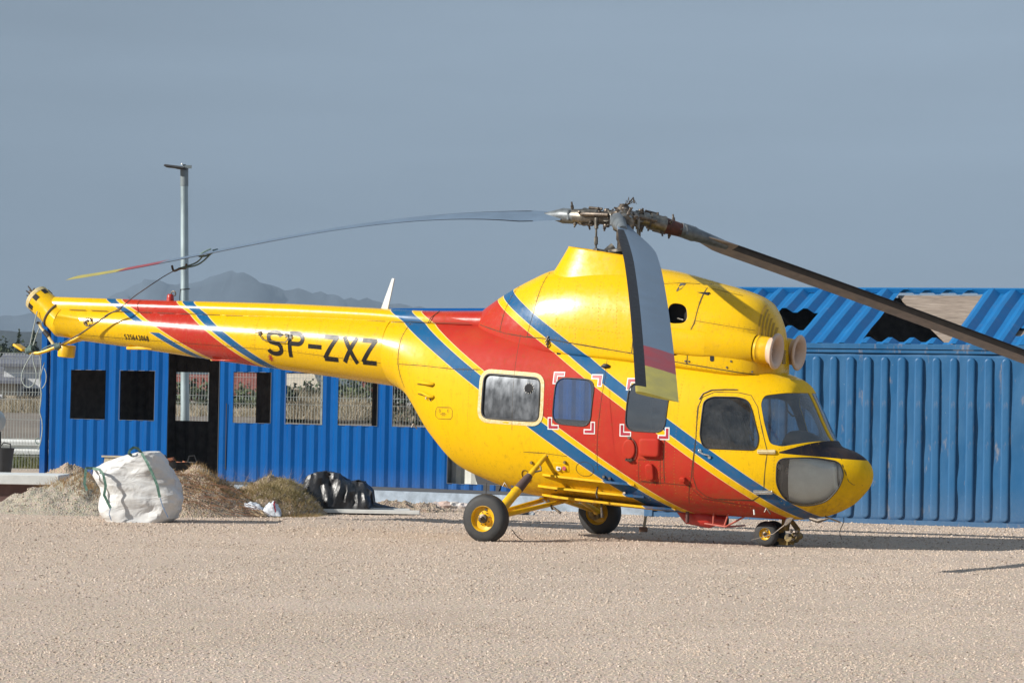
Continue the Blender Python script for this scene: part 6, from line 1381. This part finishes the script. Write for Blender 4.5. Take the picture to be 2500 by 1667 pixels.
rope([kn+Vector((-.10, 0, .04)), kn+Vector((-.05, -.03, -.03)), kn+Vector((.03, 0, .0)), kn+Vector((.10, .03, .01)), kn+Vector((.13, 0, .06))], .016, MROPED, 'rope_knot')
m1_ = lp([(405, 672, None)], .3)[0]
main = [kn, m1_]+lp([(380, 688, .1), (330, 722, -.15), (298, 748, -.33), (262, 770, -.36), (238, 786, -.36), (218, 800, -.34), (196, 815, -.30), (172, 828, -.25), (150, 840, -.16), (140, 842, -.14)], -.3)
rope(main[:6], .0065, MROPED); rope(main[5:], .011, MROPED); rope(lp([(298, 748, -.33), (289, 758, -.36), (270, 764, -.37), (256, 772, -.37)], -.3), .010, MROPED)
# wraps on the bumper and pylon
def coil(c, ax, r, turns, pitch, rr, matl):
    ax = ax.normalized(); u = ax.orthogonal().normalized(); w = ax.cross(u); rope([c+ax*(pitch*t/(2*pi))+(u*cos(t)+w*sin(t))*(r+.006*sin(t*3)) for t in np.linspace(0, 2*pi*turns, int(9*turns))], rr, matl, 'rope_wrap', 5)
coil(lp([(136, 848, -.12)], 0)[0], bump_[2]-bump_[3], .036, 5, .020, .011, MROPE); coil(lp([(66, 858, -.12)], 0)[0], Vector((.9, 0, .3)), .040, 6, .018, .012, MROPE); coil(lp([(74, 855, -.12)], 0)[0], Vector((.2, 0, 1)), .034, 3, .02, .010, MROPE)
c2 = pp[1].lerp(pp[2], .30); axp = (pp[2]-pp[1]).normalized(); u = axp.orthogonal().normalized(); w = axp.cross(u)
rope([c2+(u*cos(t)+w*sin(t))*.203 for t in np.linspace(0, 2*pi, 22)], .014, MROPED, 'rope_wrap')
rope(lp([(91, 760, -.2), (82, 800, -.16), (72, 850, -.12)], 0), .008, MROPEL); rope(lp([(104, 782, .1), (90, 815, 0), (78, 852, -.12)], 0), .008, MROPEL)
rope(lp([(93, 862, -.13), (112, 848, -.14), (140, 838, -.14)], 0), .010, MROPE)
rope(lp([(80, 860, -.14), (60, 895, -.14), (53, 920, -.15), (58, 938, -.15), (70, 945, -.14), (82, 938, -.14), (89, 918, -.14), (86, 900, -.14), (81, 880, -.14), (82, 862, -.14)], 0), .008, MROPEL)
rope(lp([(96, 862, -.1), (100, 890, -.1), (97, 930, -.12), (101, 960, -.12), (99, 985, -.1), (97, 1005, -.1), (102, 1025, -.1), (103, 1050, -.1), (99, 1078, -.1), (93, 1098, -.1)], 0), .008, MROPEL)
rope(lp([(108, 885, .0), (100, 915, 0), (97, 940, 0)], 0), .007, MROPEL); rope(lp([(108, 898, 0), (113, 915, 0), (111, 935, 0), (103, 948, 0)], 0), .007, MROPEL)
rope(lp([(100, 1072, -.1), (94, 1070, -.1), (88, 1072, -.1), (87, 1078, -.1), (92, 1083, -.1), (99, 1080, -.1)], 0), .007, MROPE)

# ------------------------------------------------ air
def haze():
    m = MB(); m.box((0, 2500, 165), (18600, 6900, 345)); o = m.build('haze', None, None, 0); o.data.materials.clear()
    hm = bpy.data.materials.new('haze_air'); hm.use_nodes = True; t = hm.node_tree; t.nodes.clear(); N = NT(t); o_ = N.n('OutputMaterial'); v = N.n('VolumePrincipled')
    v.inputs['Color'].default_value = (.36, .47, .60, 1); v.inputs['Density'].default_value = HAZE_D; v.inputs['Anisotropy'].default_value = .0
    N.l(v.outputs[0], o_.inputs['Volume']); o.data.materials.append(hm); o['kind'] = 'stuff'
HAZE_D = 1.9e-4
haze()
